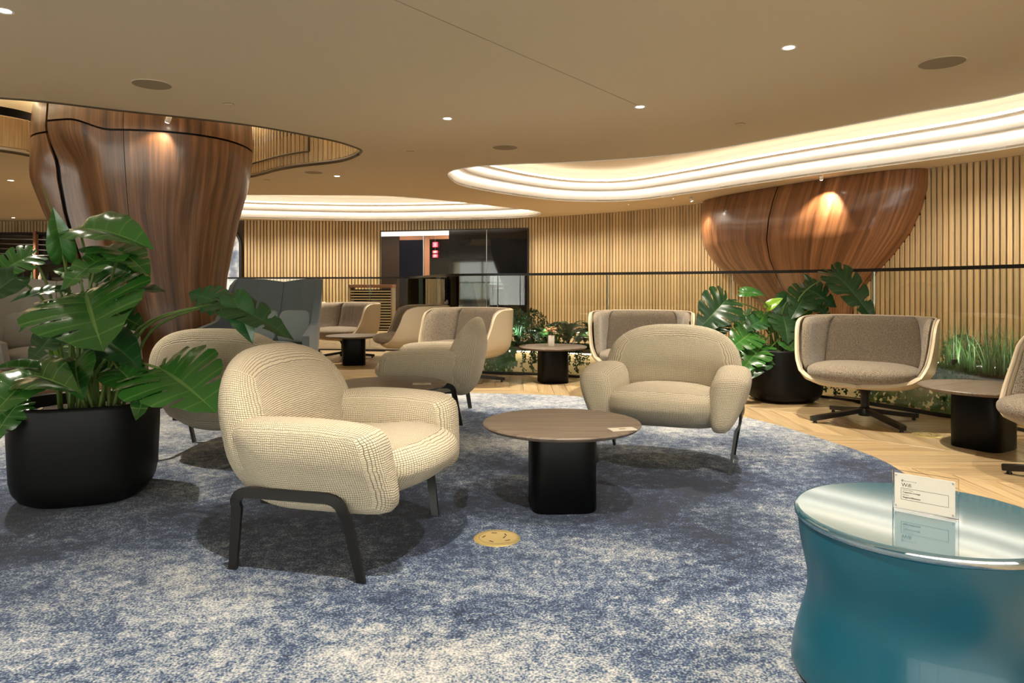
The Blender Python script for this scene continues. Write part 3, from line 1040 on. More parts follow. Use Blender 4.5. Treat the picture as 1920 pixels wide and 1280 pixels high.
# ================================================================== FURNITURE
# ---- lounge armchair
def lounge_parts(root, mat):
    def dseat(q):
        x, y, z = q
        z2 = z * (1 - .10 * sm(x, .1, .4)) + .315 + .03 * sm(x, -.1, .3)
        x2 = x + .04 - .10 * (y / .34) ** 2 * sm(x, 0, .35)
        x2 -= sm(x, .1, .4) * max(0, -z) * .6
        return Vector((x2, y, z2 - .02 * (abs(y) / .34) ** 2))

    def dback(q):
        x, y, z = q
        f = (z + .29) / .58
        ys = y * (.80 + .20 * sm(f, 0, .42))
        xs = x * (1.0 + .15 * (1 - f)) * (1 - .25 * sm(f, .6, 1))
        return Vector((xs - .275 - (z + .1) * .20 + .52 * ys * ys * (1 - .35 * f), ys, z + .465))

    def darm(sg):
        def f(q):
            x, y, z = q
            k = .62 + .38 * sm(z, -.17, .06)
            tl = sg * (.345 + (z) * .20)
            front = sm(x, .0, .31)
            z2 = z * (1 - .06 * sm(-x, .05, .3)) + .380 - .012 * front * sm(z, -.1, .15)
            return Vector((x - z * .12 + .025 + .01 * front, y * k + tl - sg * .05 * sm(-x, .1, .32), z2))
        return f
    ob('seat_cushion', pillow_me('seat_cushion', (.385, .335, .118), mat, 3.2, 3.4, 'xy', dseat), root)
    ob('backrest', pillow_me('backrest', (.115, .405, .295), mat, 2.5, 2.7, 'yz', dback, 16), root)
    for sg in (1, -1):
        ob('armrest', pillow_me('armrest', (.295, .106, .162), mat, 3.2, 6.5, 'xz', darm(sg)), root)
        # bent flat-bar leg frame in the side plane
        ctr = [(-.265, 0), (-.222, .235)]
        for q in range(7):
            a = PI - q / 6 * PI / 2; ctr.append((-.170 + .052 * math.cos(a), .245 + .045 * math.sin(a)))
        for q in range(7):
            a = PI / 2 - q / 6 * PI / 2; ctr.append((.120 + .06 * math.cos(a), .245 + .045 * math.sin(a)))
        ctr += [(.186, .22), (.225, 0)]
        Lf = []; Rt = []
        for i, p in enumerate(ctr):
            a = ctr[max(i - 1, 0)]; b = ctr[min(i + 1, len(ctr) - 1)]
            tx, tz = b[0] - a[0], b[1] - a[1]; l = math.hypot(tx, tz); nx, nz = -tz / l, tx / l
            wdt = .0185 if i not in (0, len(ctr) - 1) else .016
            Lf.append((p[0] + nx * wdt, p[1] + nz * wdt)); Rt.append((p[0] - nx * wdt, p[1] - nz * wdt))
        for lst in (Lf, Rt):
            for e in (0, -1): lst[e] = (lst[e][0], 0.0)

        def yy(z): return sg * (.36 + .052 * sm(z, .16, .27))
        P = [[Vector((Rt[i][0], yy(Rt[i][1]), Rt[i][1])), Vector((Lf[i][0], yy(Lf[i][1]), Lf[i][1]))] for i in range(len(ctr))]
        ob('leg_frame', thick_grid('leg_frame', P, -.007, .007, 'black_metal'), root)
    ob('under_frame', box_me('under_frame', .30, .60, .02, 'black_metal', .006, 2, (-.05, 0, .225)), root)


A = thing('lounge_armchair', 'cream woven lounge armchair in the foreground, facing right, black bent legs', 'armchair', (-.637, 2.788, CT + .002), math.radians(-13.9), 'cream lounge armchairs')
lounge_parts(A, 'boucle')
for (x, y, r, lb) in ((.892, 4.10, -110.4, 'cream lounge armchair facing the camera behind the large coffee table'),
                      (-.62, 5.47, 178, 'cream lounge armchair seen from its side, facing left beyond the middle coffee table'),
                      (-1.67, 4.32, 90, 'cream lounge armchair seen from behind between the left plant and foreground armchair')):
    c = copy_tree(A); c.location = (x, y, CT + .002); c.rotation_euler = (0, 0, math.radians(r)); c['label'] = lb

# ---- swivel tub chair
def tub(s, v, off=0):
    "s -1..1 round the tub (0 = back), v 0..1 up; local +x is forward"
    z = lerpt(v, [(0, .275), (.06, .276), (.12, .288), (.2, .325), (.3, .385), (.45, .475), (.7, .62), (1, .775)])
    r = lerpt(v, [(0, .05), (.06, .21), (.12, .31), (.2, .385), (.3, .425), (.45, .443), (.7, .450), (1, .455)])
    th = lerpt(v, [(0, 180), (.14, 180), (.16, 172), (.18, 156), (.2, 145), (.24, 132), (.3, 125), (.4, 119), (.5, 115), (.65, 110), (.85, 105), (.93, 100), (.98, 92), (1, 83)])
    a = math.radians(180 + s * th)
    c, sn = math.cos(a), math.sin(a)
    sp = 3.0; k = (abs(c) ** sp + abs(sn) ** sp) ** (-1 / sp)
    return Vector(((r * .95 - off) * c * k, (r * 1.02 - off) * sn * k, z - .022 * v * (1 - math.cos(math.radians(s * th))) * .5))


def tub_chair_parts(root):
    vs = [0, .03, .06, .09, .12, .14, .16, .18, .2, .22, .24, .27, .3, .36, .43, .5, .58, .66, .74, .82, .88, .93, .96, .985, 1]
    ns = 44
    P = [[tub(-1 + 2 * i / ns, v) for v in vs] for i in range(ns + 1)]
    ob('shell', thick_grid('shell', P, -.012, .012, 'shell_cream'), root)
    v2 = [.30, .36, .43, .5, .58, .66, .74, .82, .88, .93, .96, .98, .99]
    lin = []
    for i in range(ns + 1):
        s = -1 + 2 * i / ns
        lin.append([tub(s * .985, v, .035) for v in v2])
    h = ns // 2
    third = (0, 13, 31, ns)
    for q in range(3):
        sub_ = lin[third[q]:third[q + 1] + 1]
        nm = ('side_padding', 'back_padding', 'side_padding')[q]
        # cushion: thick in the middle, thin at the edges
        ni, nj = len(sub_), len(v2)
        PP = []
        for i in range(ni):
            row = []
            for j in range(nj):
                p = sub_[i][j]
                e = min(1, min(i, ni - 1 - i) / 2.5) ** .5 * min(1, (nj - 1 - j) / 3) ** .5
                ctr_ = Vector((0, 0, p.z)); dirv = (ctr_ - p).normalized()
                row.append(p + dirv * (.006 + .042 * e))
            PP.append(row)
        Vv = []; Ff = []; Uu = []
        for layer in (sub_, PP):
            for i in range(ni):
                for j in range(nj):
                    Vv.append(layer[i][j] + (Vector((0, 0, .006)) if layer is PP and j > nj - 3 else Vector())); Uu.append(((third[q] + i) / ns, v2[j]))
        o_ = ni * nj
        for i in range(ni - 1):
            for j in range(nj - 1):
                kx = i * nj + j
                Ff.append((kx, kx + 1, kx + nj + 1, kx + nj)); Ff.append((o_ + kx, o_ + kx + nj, o_ + kx + nj + 1, o_ + kx + 1))
        for i in range(ni - 1):
            for j in (0, nj - 1):
                kx = i * nj + j; Ff.append((kx, kx + nj, o_ + kx + nj, o_ + kx))
        for j in range(nj - 1):
            for i in (0, ni - 1):
                kx = i * nj + j; Ff.append((kx, kx + 1, o_ + kx + 1, o_ + kx))
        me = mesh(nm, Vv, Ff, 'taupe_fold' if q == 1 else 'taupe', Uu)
        bm = bmesh.new(); bm.from_mesh(me); bmesh.ops.recalc_face_normals(bm, faces=bm.faces[:]); bm.to_mesh(me); bm.free()
        ob(nm, me, root)
    edge = [tub(-1, v, .012) for v in vs[8:]] + [tub(-1 + 2 * i / ns, 1, .012) for i in range(1, ns)] + [tub(1, v, .012) for v in reversed(vs[8:])]
    ob('piping', tube_me('piping', edge, .008, 'piping', 6), root)
    front = [tub(-1 + 2 * i / 60, .2, .012) for i in range(61)]

    def dseat(q):
        x, y, z = q
        return Vector((x + .035, y, z + .375 - .02 * sm(-x, 0, .3)))
    ob('seat_cushion', pillow_me('seat_cushion', (.40, .375, .075), 'taupe', 2.8, 2.6, 'xy', dseat, 12), root)
    ob('post', lathe_me('post', [(.03, .05), (.03, .20), (.05, .24), (.09, .262), (.09, .272)], 'black_metal', 20), root)
    ob('hub', lathe_me('hub', [(.0, .045), (.045, .045), (.05, .06), (.045, .10), (.03, .11)], 'black_metal', 20), root)
    for q in range(4):
        a = q * PI / 2 + math.radians(45)
        d = Vector((math.cos(a), math.sin(a), 0)); n_ = Vector((-d.y, d.x, 0))
        P = []
        for (r, z, wd) in ((.03, .085, .024), (.16, .066, .024), (.30, .047, .0235), (.41, .034, .022), (.432, .032, .014)):
            P.append([d * r + n_ * wd + Vector((0, 0, z)), d * r - n_ * wd + Vector((0, 0, z))])
        l = ob('base_leg', thick_grid('base_leg', P, -.016, .016, 'black_metal'), root)
        ob('glide', lathe_me('glide', [(.013, 0), (.014, .008), (.008, .02)], 'black_metal', 10), l, d * .40)


def place_tub(src, x, y, dx, dy, label, z=0, turn=0):
    c = copy_tree(src) if src else thing('swivel_tub_chair', label, 'armchair', (0, 0, 0), 0, 'taupe swivel tub chairs')
    if not src: tub_chair_parts(c)
    c.location = (x, y, z); c.rotation_euler = (0, 0, math.atan2(dy, dx)); c['label'] = label
    return c


T0 = place_tub(None, 2.63, 5.30, -.60, -.80, 'taupe swivel tub chair with cream shell beside the right potted plant')
place_tub(T0, 1.18, 6.50, -.22, -.97, 'taupe swivel tub chair directly behind the cream armchair facing the camera')
place_tub(T0, -.50, 7.42, -.55, -.83, 'taupe swivel tub chair behind the side-on cream armchair, left of the vase table')
place_tub(T0, -1.26, 8.70, -.95, -.25, 'tub chair turned side-on with broad cream shell, right of the far small table')
place_tub(T0, -2.36, 9.95, -.45, -.89, 'farthest clear taupe tub chair, left of the small far table beside the grey wing chair')
place_tub(T0, -3.30, 10.6, -.3, -.95, 'taupe tub chair almost hidden behind the grey wing chair')
place_tub(T0, 2.94, 3.52, -1, .02, 'tub chair cut off by the right edge of the picture beside the right table')
if True:
    pass

# ---- grey wing chair
def wing_parts(root, mat, mat_in):
    def W(s, v):
        # s -1..1 across, v 0..1 up
        top = 1.08 - .02 * math.cos(s * PI) - .0
        top = lerpt(abs(s), [(0, 1.05), (.25, 1.08), (.60, 1.09), (.63, 1.05), (.68, .80), (.74, .63), (.86, .58), (1, .52)])
        z = .30 + (top - .30) * v
        y = lerpt(abs(s), [(0, 0), (.3, .27), (.6, .50), (.75, .58), (1, .68)]) * (1 if s > 0 else -1)
        x = lerpt(abs(s), [(0, -.36), (.3, -.34), (.6, -.22), (.75, -.04), (1, .28)])
        lean = (z - .3) * .20
        return Vector((x - lean * (1 - .3 * abs(s)), y * (1.04 - .03 * v), z))
    for (s0, s1) in ((-1, -.008), (.008, 1)):
        P = [[W(s0 + (s1 - s0) * i / 30, j / 14) for j in range(15)] for i in range(31)]
        ob('wing_shell', thick_grid('wing_shell', P, -.035, .035, mat), root)
    for sg in (-1, 1):
        def dl(q, sg=sg): return Vector((q.x - .315 - (q.z + .25) * .2 + .32 * (q.y + sg * .22) ** 2, q.y + sg * .222, q.z + .58))
        ob('back_cushion', pillow_me('back_cushion', (.045, .215, .17), mat_in, 4, 6, 'yz', dl, 10), root)
    ob('seat_cushion', pillow_me('seat_cushion', (.36, .40, .075), mat_in, 3, 3.4, 'xy', lambda q: Vector((q.x + .08, q.y, q.z + .37)), 12), root)
    ob('under_shell', pillow_me('under_shell', (.34, .42, .06), mat, 3, 3, 'xy', lambda q: Vector((q.x + .02, q.y, q.z + .28)), 10), root)
    ob('post', lathe_me('post', [(.03, .03), (.03, .24)], 'black_metal', 14), root)
    for q in range(4):
        a = q * PI / 2 + PI / 4; d = Vector((math.cos(a), math.sin(a), 0))
        ob('base_leg', tube_me('base_leg', [d * .02 + Vector((0, 0, .07)), d * .24 + Vector((0, 0, .045)), d * .40 + Vector((0, 0, .017))], [.02, .018, .016], 'black_metal', 8), root)


K = thing('wing_chair', 'slate grey high backed wing chair right of the walnut column', 'armchair', (-2.62, 7.35, 0), math.radians(-104), 'grey wing chairs')
wing_parts(K, 'grey_felt', 'grey_felt_light')
M_ = thing('wing_chair', 'stone grey wing chair behind the left potted plant, in front of the column', 'armchair', (-4.35, 6.75, 0), math.radians(-60), 'grey wing chairs')
wing_parts(M_, 'grey_stone_felt', 'grey_stone_felt')
L_ = copy_tree(M_); L_.location = (-4.80, 5.50, 0); L_.rotation_euler = (0, 0, math.radians(-20)); L_['label'] = 'stone grey wing chair cut off by the left edge of the picture'

# ---- coffee tables
def coffee(x, y, rz, label, z=0, topmat='dark_oak', src=None):
    if src: t_ = copy_tree(src); t_.location = (x, y, z); t_.rotation_euler = (0, 0, rz); t_['label'] = label; return t_
    t_ = thing('coffee_table', label, 'table', (x, y, z), rz, 'round coffee tables')
    me = lathe_me('tabletop', [(.0, .352), (.325, .352), (.345, .358), (.356, .366), (.360, .372), (.357, .377), (.35, .379), (.349, .379), (.346, .379), (.0, .379)], topmat, 64, caps=False)
    ul = me.uv_layers.new(name='UVMap')
    for l in me.loops: v = me.vertices[l.vertex_index].co; ul.data[l.index].uv = (v.y, v.x)
    ob('tabletop', me, t_)
    ob('pedestal', lathe_me('pedestal', [(.12, 0), (.142, .0), (.147, .006), (.147, .34), (.143, .3515), (.0, .3515)], 'black_lacquer', 48, sup=5), t_)
    return t_


TB1 = coffee(.226, 3.245, .05, 'large round dark oak coffee table in the middle of the carpet', CT)
coffee(-.78, 4.55, .3, 'round dark oak coffee table half hidden behind the foreground armchair', CT, src=TB1)
coffee(2.95, 4.45, .55, 'round dark coffee table on the wood floor by the right edge', 0, src=TB1)
coffee(.43, 7.5, .2, 'small looking round black table with the flower vase near the glass balustrade', 0, src=TB1)
coffee(-2.04, 9.18, .2, 'farthest round black table between two tub chairs', 0, src=TB1)

# cards and vase
cardm = box_me('card', .115, .062, .003, 'card_paper', 0, 1, (0, 0, .0015))
c = thing('table_card', 'small cream card lying on the large coffee table', 'card', (.475, 3.06, CT + .379), .25, 'cards on the coffee tables')
ob('card_sheet', cardm, c); ob('printed_mark', box_me('printed_mark', .03, .02, .0006, 'trough_cap', 0, 1, (0, 0, .0034)), c)
c2 = copy_tree(c); c2.location = (-.57, 4.50, CT + .379); c2.rotation_euler = (0, 0, .1); c2['label'] = 'small cream card lying on the half hidden coffee table'
v = thing('flower_vase', 'small pale square vase of dried flowers on the black table', 'vase', (.41, 7.43, .379))
ob('vase_body', lathe_me('vase_body', [(.0, 0), (.03, 0), (.033, .004), (.033, .115), (.027, .117), (.026, .10), (.0, .098)], 'vase', 24, sup=5), v)
for i in range(13):
    a = i * 2.4; r = .018 + .05 * (i / 13); h = .15 + .05 * rnd.random()
    tip = Vector((r * math.cos(a), r * math.sin(a), h))
    st = ob('flower_stem', tube_me('flower_stem', [Vector((tip.x * .2, tip.y * .2, .10)), tip * .8 + Vector((0, 0, .03)), tip], .0016, 'stem_green', 5), v)
    ob('blossom', lathe_me('blossom', [(.0, -.01), (.012, -.002), (.016, .008), (.008, .014), (.0, .012)], 'petal', 10), st, tip)

# ---- teal drum table and sign
TX, TY, TZ = 1.035, 1.79, .42 + CT
t_ = thing('drum_table', 'glossy teal drum side table with pinched waist in the right foreground', 'table', (TX, TY, CT))
pr = []
for i in range(33):
    z = .02 + i / 32 * .375
    f = (z - .02) / .375
    r = .30 - .034 * math.exp(-((f - .52) / .30) ** 2) * 1.0 + .012 * (1 - f) - .004 * f
    pr.append((r, z))
pr = [(.27, .004), (.300, .006), (.308, .014)] + pr + [(.297, .398)]
ob('drum_body', lathe_me('drum_body', pr, 'teal', 96), t_)
ob('drum_top', lathe_me('drum_top', [(.0, .398), (.28, .398), (.298, .398), (.3015, .402), (.302, .412), (.299, .4185), (.2955, .4197), (.293, .42), (.2925, .42), (.290, .42), (.0, .42)], 'teal_top', 96, caps=False), t_)
ob('plinth', lathe_me('plinth', [(.262, 0), (.262, .006)], 'black_matte', 48), t_)

sl, sr = Vector((.988, 1.845, TZ)), Vector((1.096, 1.745, TZ))
sd = (sr - sl); sw = sd.length; sa = math.atan2(sd.y, sd.x)
sg_ = thing('acrylic_sign', 'small clear acrylic wifi sign standing on the teal drum table', 'sign', (sl + sr) / 2, sa)
sh = .100
ob('acrylic_block', box_me('acrylic_block', sw, .010, sh, 'acrylic', .001, 1, (0, .0, sh / 2)), sg_)
card = ob('printed_card', box_me('printed_card', sw - .012, .002, sh - .012, 'sign_paper', 0, 1, (0, -.0062, sh / 2)), sg_)


def text(body, size, x, z, mat='ink', bold=0, par=card, sxx=1):
    cu = bpy.data.curves.new('txt', 'FONT'); cu.body = body; cu.size = size; cu.offset = bold; cu.resolution_u = 2
    to = bpy.data.objects.new('txt', cu); COL.objects.link(to)
    bpy.context.view_layer.update()
    me = bpy.data.meshes.new_from_object(to.evaluated_get(bpy.context.evaluated_depsgraph_get()))
    bpy.data.objects.remove(to, do_unlink=True)
    me.transform(Matrix.Rotation(PI / 2, 4, 'X') @ Matrix.Diagonal((sxx, 1, 1, 1)))
    me.materials.clear(); me.materials.append(MATS[mat])
    o = ob('lettering', me, par, (x, -.0075, z)); return o


x0 = -sw / 2 + .022
text('Experience the lounge', .0032, x0 + .006, sh - .0245)
o = ob('emblem', up_plate('emblem', [[(.0024 * math.cos(i / 20 * 2 * PI), .0024 * math.sin(i / 20 * 2 * PI)) for i in range(20)], [(.0013 * math.cos(i / 20 * 2 * PI), .0013 * math.sin(i / 20 * 2 * PI)) for i in range(20)]], .0003, 'ink'), card, (x0 + .0022, -.0072, sh - .0235))
text('Wifi', .0135, x0, sh - .0385)
text('Network Name', .0036, x0 + .003, sh - .0475)
text('Cappentu Lounge', .0056, x0 + .003, sh - .0540, bold=.00008)
text('Password', .0036, x0 + .003, sh - .0600)
text('Stageneofthenews', .0056, x0 + .003, sh - .0668, bold=.00012)
fx0, fx1, fz0, fz1 = x0 - .0005, x0 + .105, sh - .0715, sh - .0425
for (ax, az, bx, bz) in ((fx0, fz0, fx1, fz0), (fx0, fz1, fx1, fz1), (fx0, fz0, fx0, fz1), (fx1, fz0, fx1, fz1)):
    ob('printed_rule', box_me('printed_rule', abs(bx - ax) + .0006, .0003, abs(bz - az) + .0006, 'ink', 0), card, ((ax + bx) / 2, -.0074, (az + bz) / 2))
stud = lathe_me('stud', [(.0, .0), (.0022, .0), (.0022, .0015), (.0, .002)], 'steel', 12); stud.transform(Matrix.Rotation(PI / 2, 4, 'X'))
for sx in (-1, 1):
    for z in (.011, sh - .011): ob('stud', stud, sg_, (sx * (sw / 2 - .010), -.0072, z))

# ---- brass floor boxes
fb = [(-.06, 2.807, CT, 'round brass floor box in the navy carpet in the foreground'), (2.80, 4.80, 0, 'round brass floor box in the oak floor by the right tub chair'), (.73, 7.22, 0, 'round brass floor box in the oak floor behind the cream armchair')]
src = None
for (x, y, z, lb) in fb:
    if src is None:
        src = thing('floor_box', lb, 'floor box', (x, y, z), .4, 'brass floor boxes')
        ob('cover', lathe_me('cover', [(.0, .0), (.092, .0), (.092, .002), (.088, .0045), (.074, .005), (.0, .005)], 'brass', 48), src)
        V = []; Fc = []
        for i in range(41):
            a = .5 + i / 40 * 4.6
            V += [(.070 * math.cos(a), .070 * math.sin(a), .0053), (.0715 * math.cos(a), .0715 * math.sin(a), .0053)]
        for i in range(40): Fc.append((2 * i, 2 * i + 1, 2 * i + 3, 2 * i + 2))
        ob('lid_joint', mesh('lid_joint', V, Fc, 'brass_dark', smooth=False), src)
        for i, (a, r) in enumerate(((.3, .045), (1.4, .05), (2.6, .052), (3.9, .05), (5.2, .055), (5.9, .03))):
            ob('slot', box_me('slot', .022, .005, .0006, 'brass_dark', 0), src, (r * math.cos(a), r * math.sin(a), .0054), (0, 0, a + 1.2))
    else:
        c = copy_tree(src); c.location = (x, y, z); c['label'] = lb

# ================================================================== PLANTS
HALF = [(0, 0), (-.13, .06), (-.22, .20), (-.17, .36), (.0, .47), (.22, .50), (.45, .43), (.66, .31), (.84, .16), (1.0, 0)]
HALFC = catmull([(x, y, 0) for x, y in HALF], 12)


def outline(t):
    q = t * (len(HALFC) - 1); i = min(int(q), len(HALFC) - 2)
    return HALFC[i] + (HALFC[i + 1] - HALFC[i]) * (q - i)


def monstera_me(name, mat, lobes=6, slot=.42, droop=.35, fold=.25, wav=.03, seed=0):
    rr = random.Random(seed)
    V = []; Fc = []; U = []
    nu, ns = 6, 4
    for sg in (1, -1):
        bounds = [0] + [.26 + .62 * i / lobes + rr.uniform(-.015, .015) for i in range(lobes)] + [1.0]
        for k in range(len(bounds) - 1):
            t0, t1 = bounds[k], bounds[k + 1]
            base = len(V)
            dep = slot + rr.uniform(-.08, .12)
            for a in range(nu + 1):
                u = a / nu
                g = (t1 - t0) * .085 * sm(u, dep, dep + .14) if slot < 1 else 0
                for b in range(ns + 1):
                    s = b / ns
                    ga = g if k > 0 else 0; gb = g if k < len(bounds) - 2 else 0
                    t = t0 + ga + s * (t1 - t0 - ga - gb)
                    M = outline(t); C = Vector((max(0, t - .12) ** 1.35 * 1.17, 0, 0))
                    uu = u * (1 - .10 * abs(2 * s - 1) ** 4 * (1 if slot < 1 else 0))
                    p = C.lerp(M, uu)
                    y = p.y * sg
                    z = -droop * max(0, p.x) ** 1.8 * .8 - .3 * max(0, -p.x) + fold * abs(y) - fold * 1.5 * y * y + wav * math.sin(t * 40) * u
                    V.append((p.x, y, z)); U.append((uu * sg, t))
            for a in range(nu):
                for b in range(ns):
                    q = base + a * (ns + 1) + b
                    f = (q, q + ns + 1, q + ns + 2, q + 1)
                    Fc.append(f if sg < 0 else f[::-1])
    me = mesh(name, V, Fc, mat, U)
    bm = bmesh.new(); bm.from_mesh(me); bmesh.ops.remove_doubles(bm, verts=bm.verts[:], dist=1e-4)
    bm.to_mesh(me); bm.free(); me.polygons.foreach_set('use_smooth', [True] * len(me.polygons))
    return me


LEAF = {'a': monstera_me('leaf_a', 'monstera', 5, .38, .30, .25, .02, 1), 'b': monstera_me('leaf_b', 'monstera', 5, .5, .55, .15, .03, 2),
        'c': monstera_me('leaf_c', 'monstera', 4, 2, .45, .45, .015, 3), 'd': monstera_me('leaf_d', 'monstera_dark', 5, .40, .40, .2, .02, 4),
        'e': monstera_me('leaf_e', 'monstera_dark', 4, 2, .35, .3, .015, 5), 'y': monstera_me('leaf_y', 'young_leaf', 4, 2, .3, .35, .01, 6)}


def put_leaf(root, kind, p0, p1, up, wid=1.0):
    "leaf from attachment p0 to tip p1, upper face towards 'up' (root-local)"
    x = (p1 - p0); L = x.length; x.normalize()
    up = Vector(up); z = (up - x * up.dot(x)).normalized(); y = z.cross(x)
    o = ob('leaf', LEAF[kind], root)
    M = Matrix((x, y, z)).transposed().to_4x4()
    M = Matrix.Translation(p0) @ M @ Matrix.Diagonal((L, L * wid, L * .9, 1))
    o.matrix_local = M
    return o


def planter(loc, label, rz):
    t_ = thing('planter', label, 'planter', loc, rz, 'black rounded planters')
    pr = [(.0, 0), (.19, 0), (.225, .006), (.262, .03), (.288, .07), (.298, .12), (.306, .30), (.308, .44), (.305, .455), (.298, .46), (.290, .455), (.286, .40), (.0, .40)]
    ob('pot', lathe_me('pot', pr, 'black_matte', 64, sup=2.9, caps=False), t_)
    return t_


def big_plant(loc, label, leaves, soil_z, rz=0, group='monstera plants'):
    t_ = thing('monstera_plant', label, 'plant', (loc[0], loc[1], soil_z), 0, group)
    ob('soil', lathe_me('soil', [(.0, -.03), (.27, -.03), (.272, 0), (.15, .012), (.0, .018)], 'soil', 32, sup=2.9), t_)
    org = Vector((loc[0], loc[1], soil_z))
    rr = random.Random(5)
    pebm = lathe_me('bark_chip', [(.0, -.006), (.012, -.002), (.013, .003), (.0, .007)], 'pebble', 7)
    for i in range(26):
        a, r = rr.uniform(0, 6.3), rr.uniform(.05, .25)
        ob('bark_chip', pebm, t_, (r * math.cos(a), r * math.sin(a), .012), (rr.uniform(-.4, .4), rr.uniform(-.4, .4), a))
    for (k, a, b, up, wid, *rest_) in leaves:
        p0 = AT(*a) - org; p1 = AT(*b) - org
        put_leaf(t_, k, p0, p1, up, wid)
        rx, ry = rr.uniform(-.1, .1), rr.uniform(-.1, .1)
        root_ = Vector((rx + p0.x * .12, ry + p0.y * .1, .0))
        mid = root_.lerp(p0, .5) + Vector((-(p0.x - rx) * .18, -(p0.y) * .1, .10 + .05 * rr.random()))
        pts = catmull([root_, mid, p0 + Vector((0, 0, -.0))], 6)
        ob('leaf_stem', tube_me('leaf_stem', pts, [.009 - .004 * i / len(pts) for i in range(len(pts))], 'stem_green', 6), t_)
    return t_


planter((-2.03, 3.40, CT), 'large black rounded planter in the left foreground', .35)
D = 3.35
LV = [
    ('c', (150, 430, 3.45), (258, 412, 3.2), (-.2, -.45, .85), .60),
    ('c', (118, 478, 3.4), (102, 398, 3.3), (.5, -.8, .1), .55),
    ('a', (60, 478, 3.3), (-25, 512, 3.15), (.1, -.8, .6), .95),
    ('e', (30, 520, 3.2), (-40, 560, 3.1), (.1, -.9, .4), .9),
    ('b', (222, 474, 3.35), (108, 494, 3.05), (0, -.35, .95), .75),
    ('b', (196, 462, 3.4), (272, 462, 3.2), (.1, -.3, .95), .7),
    ('a', (160, 548, 3.25), (175, 622, 2.88), (-.05, -.60, .80), 1.15),
    ('d', (208, 548, 3.35), (298, 520, 3.3), (.2, -.35, .9), .75),
    ('a', (185, 492, 3.5), (262, 512, 3.4), (.1, -.85, .5), .8),
    ('e', (112, 542, 3.3), (18, 548, 3.15), (0, -.5, .9), .55),
    ('d', (118, 612, 3.3), (44, 668, 3.15), (.0, -.8, .5), .9),
    ('e', (95, 575, 3.3), (28, 612, 3.2), (0, -.7, .7), .6),
    ('c', (86, 694, 3.1), (6, 668, 2.95), (0, -.6, .8), .65),
    ('c', (62, 708, 3.05), (-30, 760, 2.8), (.1, -.65, .75), .9),
    ('c', (48, 705, 3.1), (112, 690, 2.85), (0, -.6, .8), .6),
    ('b', (35, 755, 3.1), (-22, 815, 2.95), (.3, -.8, .5), .8),
    ('a', (300, 690, 3.2), (396, 742, 2.95), (.15, -.60, .78), 1.05),
    ('b', (292, 700, 3.25), (245, 760, 3.05), (.0, -.8, .6), .8),
    ('c', (142, 676, 3.12), (140, 734, 2.98), (0, -.85, .5), .9),
    ('e', (190, 632, 3.3), (258, 668, 3.15), (.2, -.6, .75), .7),
    ('d', (411, 567, 3.35), (350, 540, 3.35), (.1, -.85, .5), .95),
    ('d', (413, 566, 3.3), (548, 600, 3.2), (.25, -.5, .8), .55),
    ('e', (440, 560, 3.3), (470, 634, 3.2), (.3, -.9, .2), .6),
    ('a', (155, 600, 3.4), (120, 560, 3.4), (0, -.8, .6), 1.0),
    ('b', (190, 575, 3.5), (262, 600, 3.45), (0, -.8, .6), .9),
    ('d', (180, 655, 3.45), (240, 700, 3.4), (0, -.8, .6), .9),
    ('c', (220, 690, 3.25), (262, 722, 3.1), (.1, -.7, .7), .8),
    ('d', (120, 650, 3.5), (75, 700, 3.5), (0, -.8, .6), .9),
    ('y', (108, 690, 3.3), (95, 640, 3.3), (.4, -.8, .4), .35),
    ('a', (150, 520, 3.55), (100, 500, 3.5), (0, -.7, .7), .8),
]
pl = big_plant((-2.03, 3.40), 'large glossy monstera plant in the left foreground planter', LV, CT + .402)
org = Vector((-2.03, 3.40, CT + .402))
pts = [Vector((-.06, .05, 0)), AT(125, 560, 3.42) - org, AT(122, 470, 3.42) - org, AT(98, 400, 3.42) - org, AT(77, 346, 3.42) - org]
ob('new_shoot', tube_me('new_shoot', catmull(pts, 5), [.010 - .0085 * i / 20 for i in range(21)], 'stem_green', 6), pl)

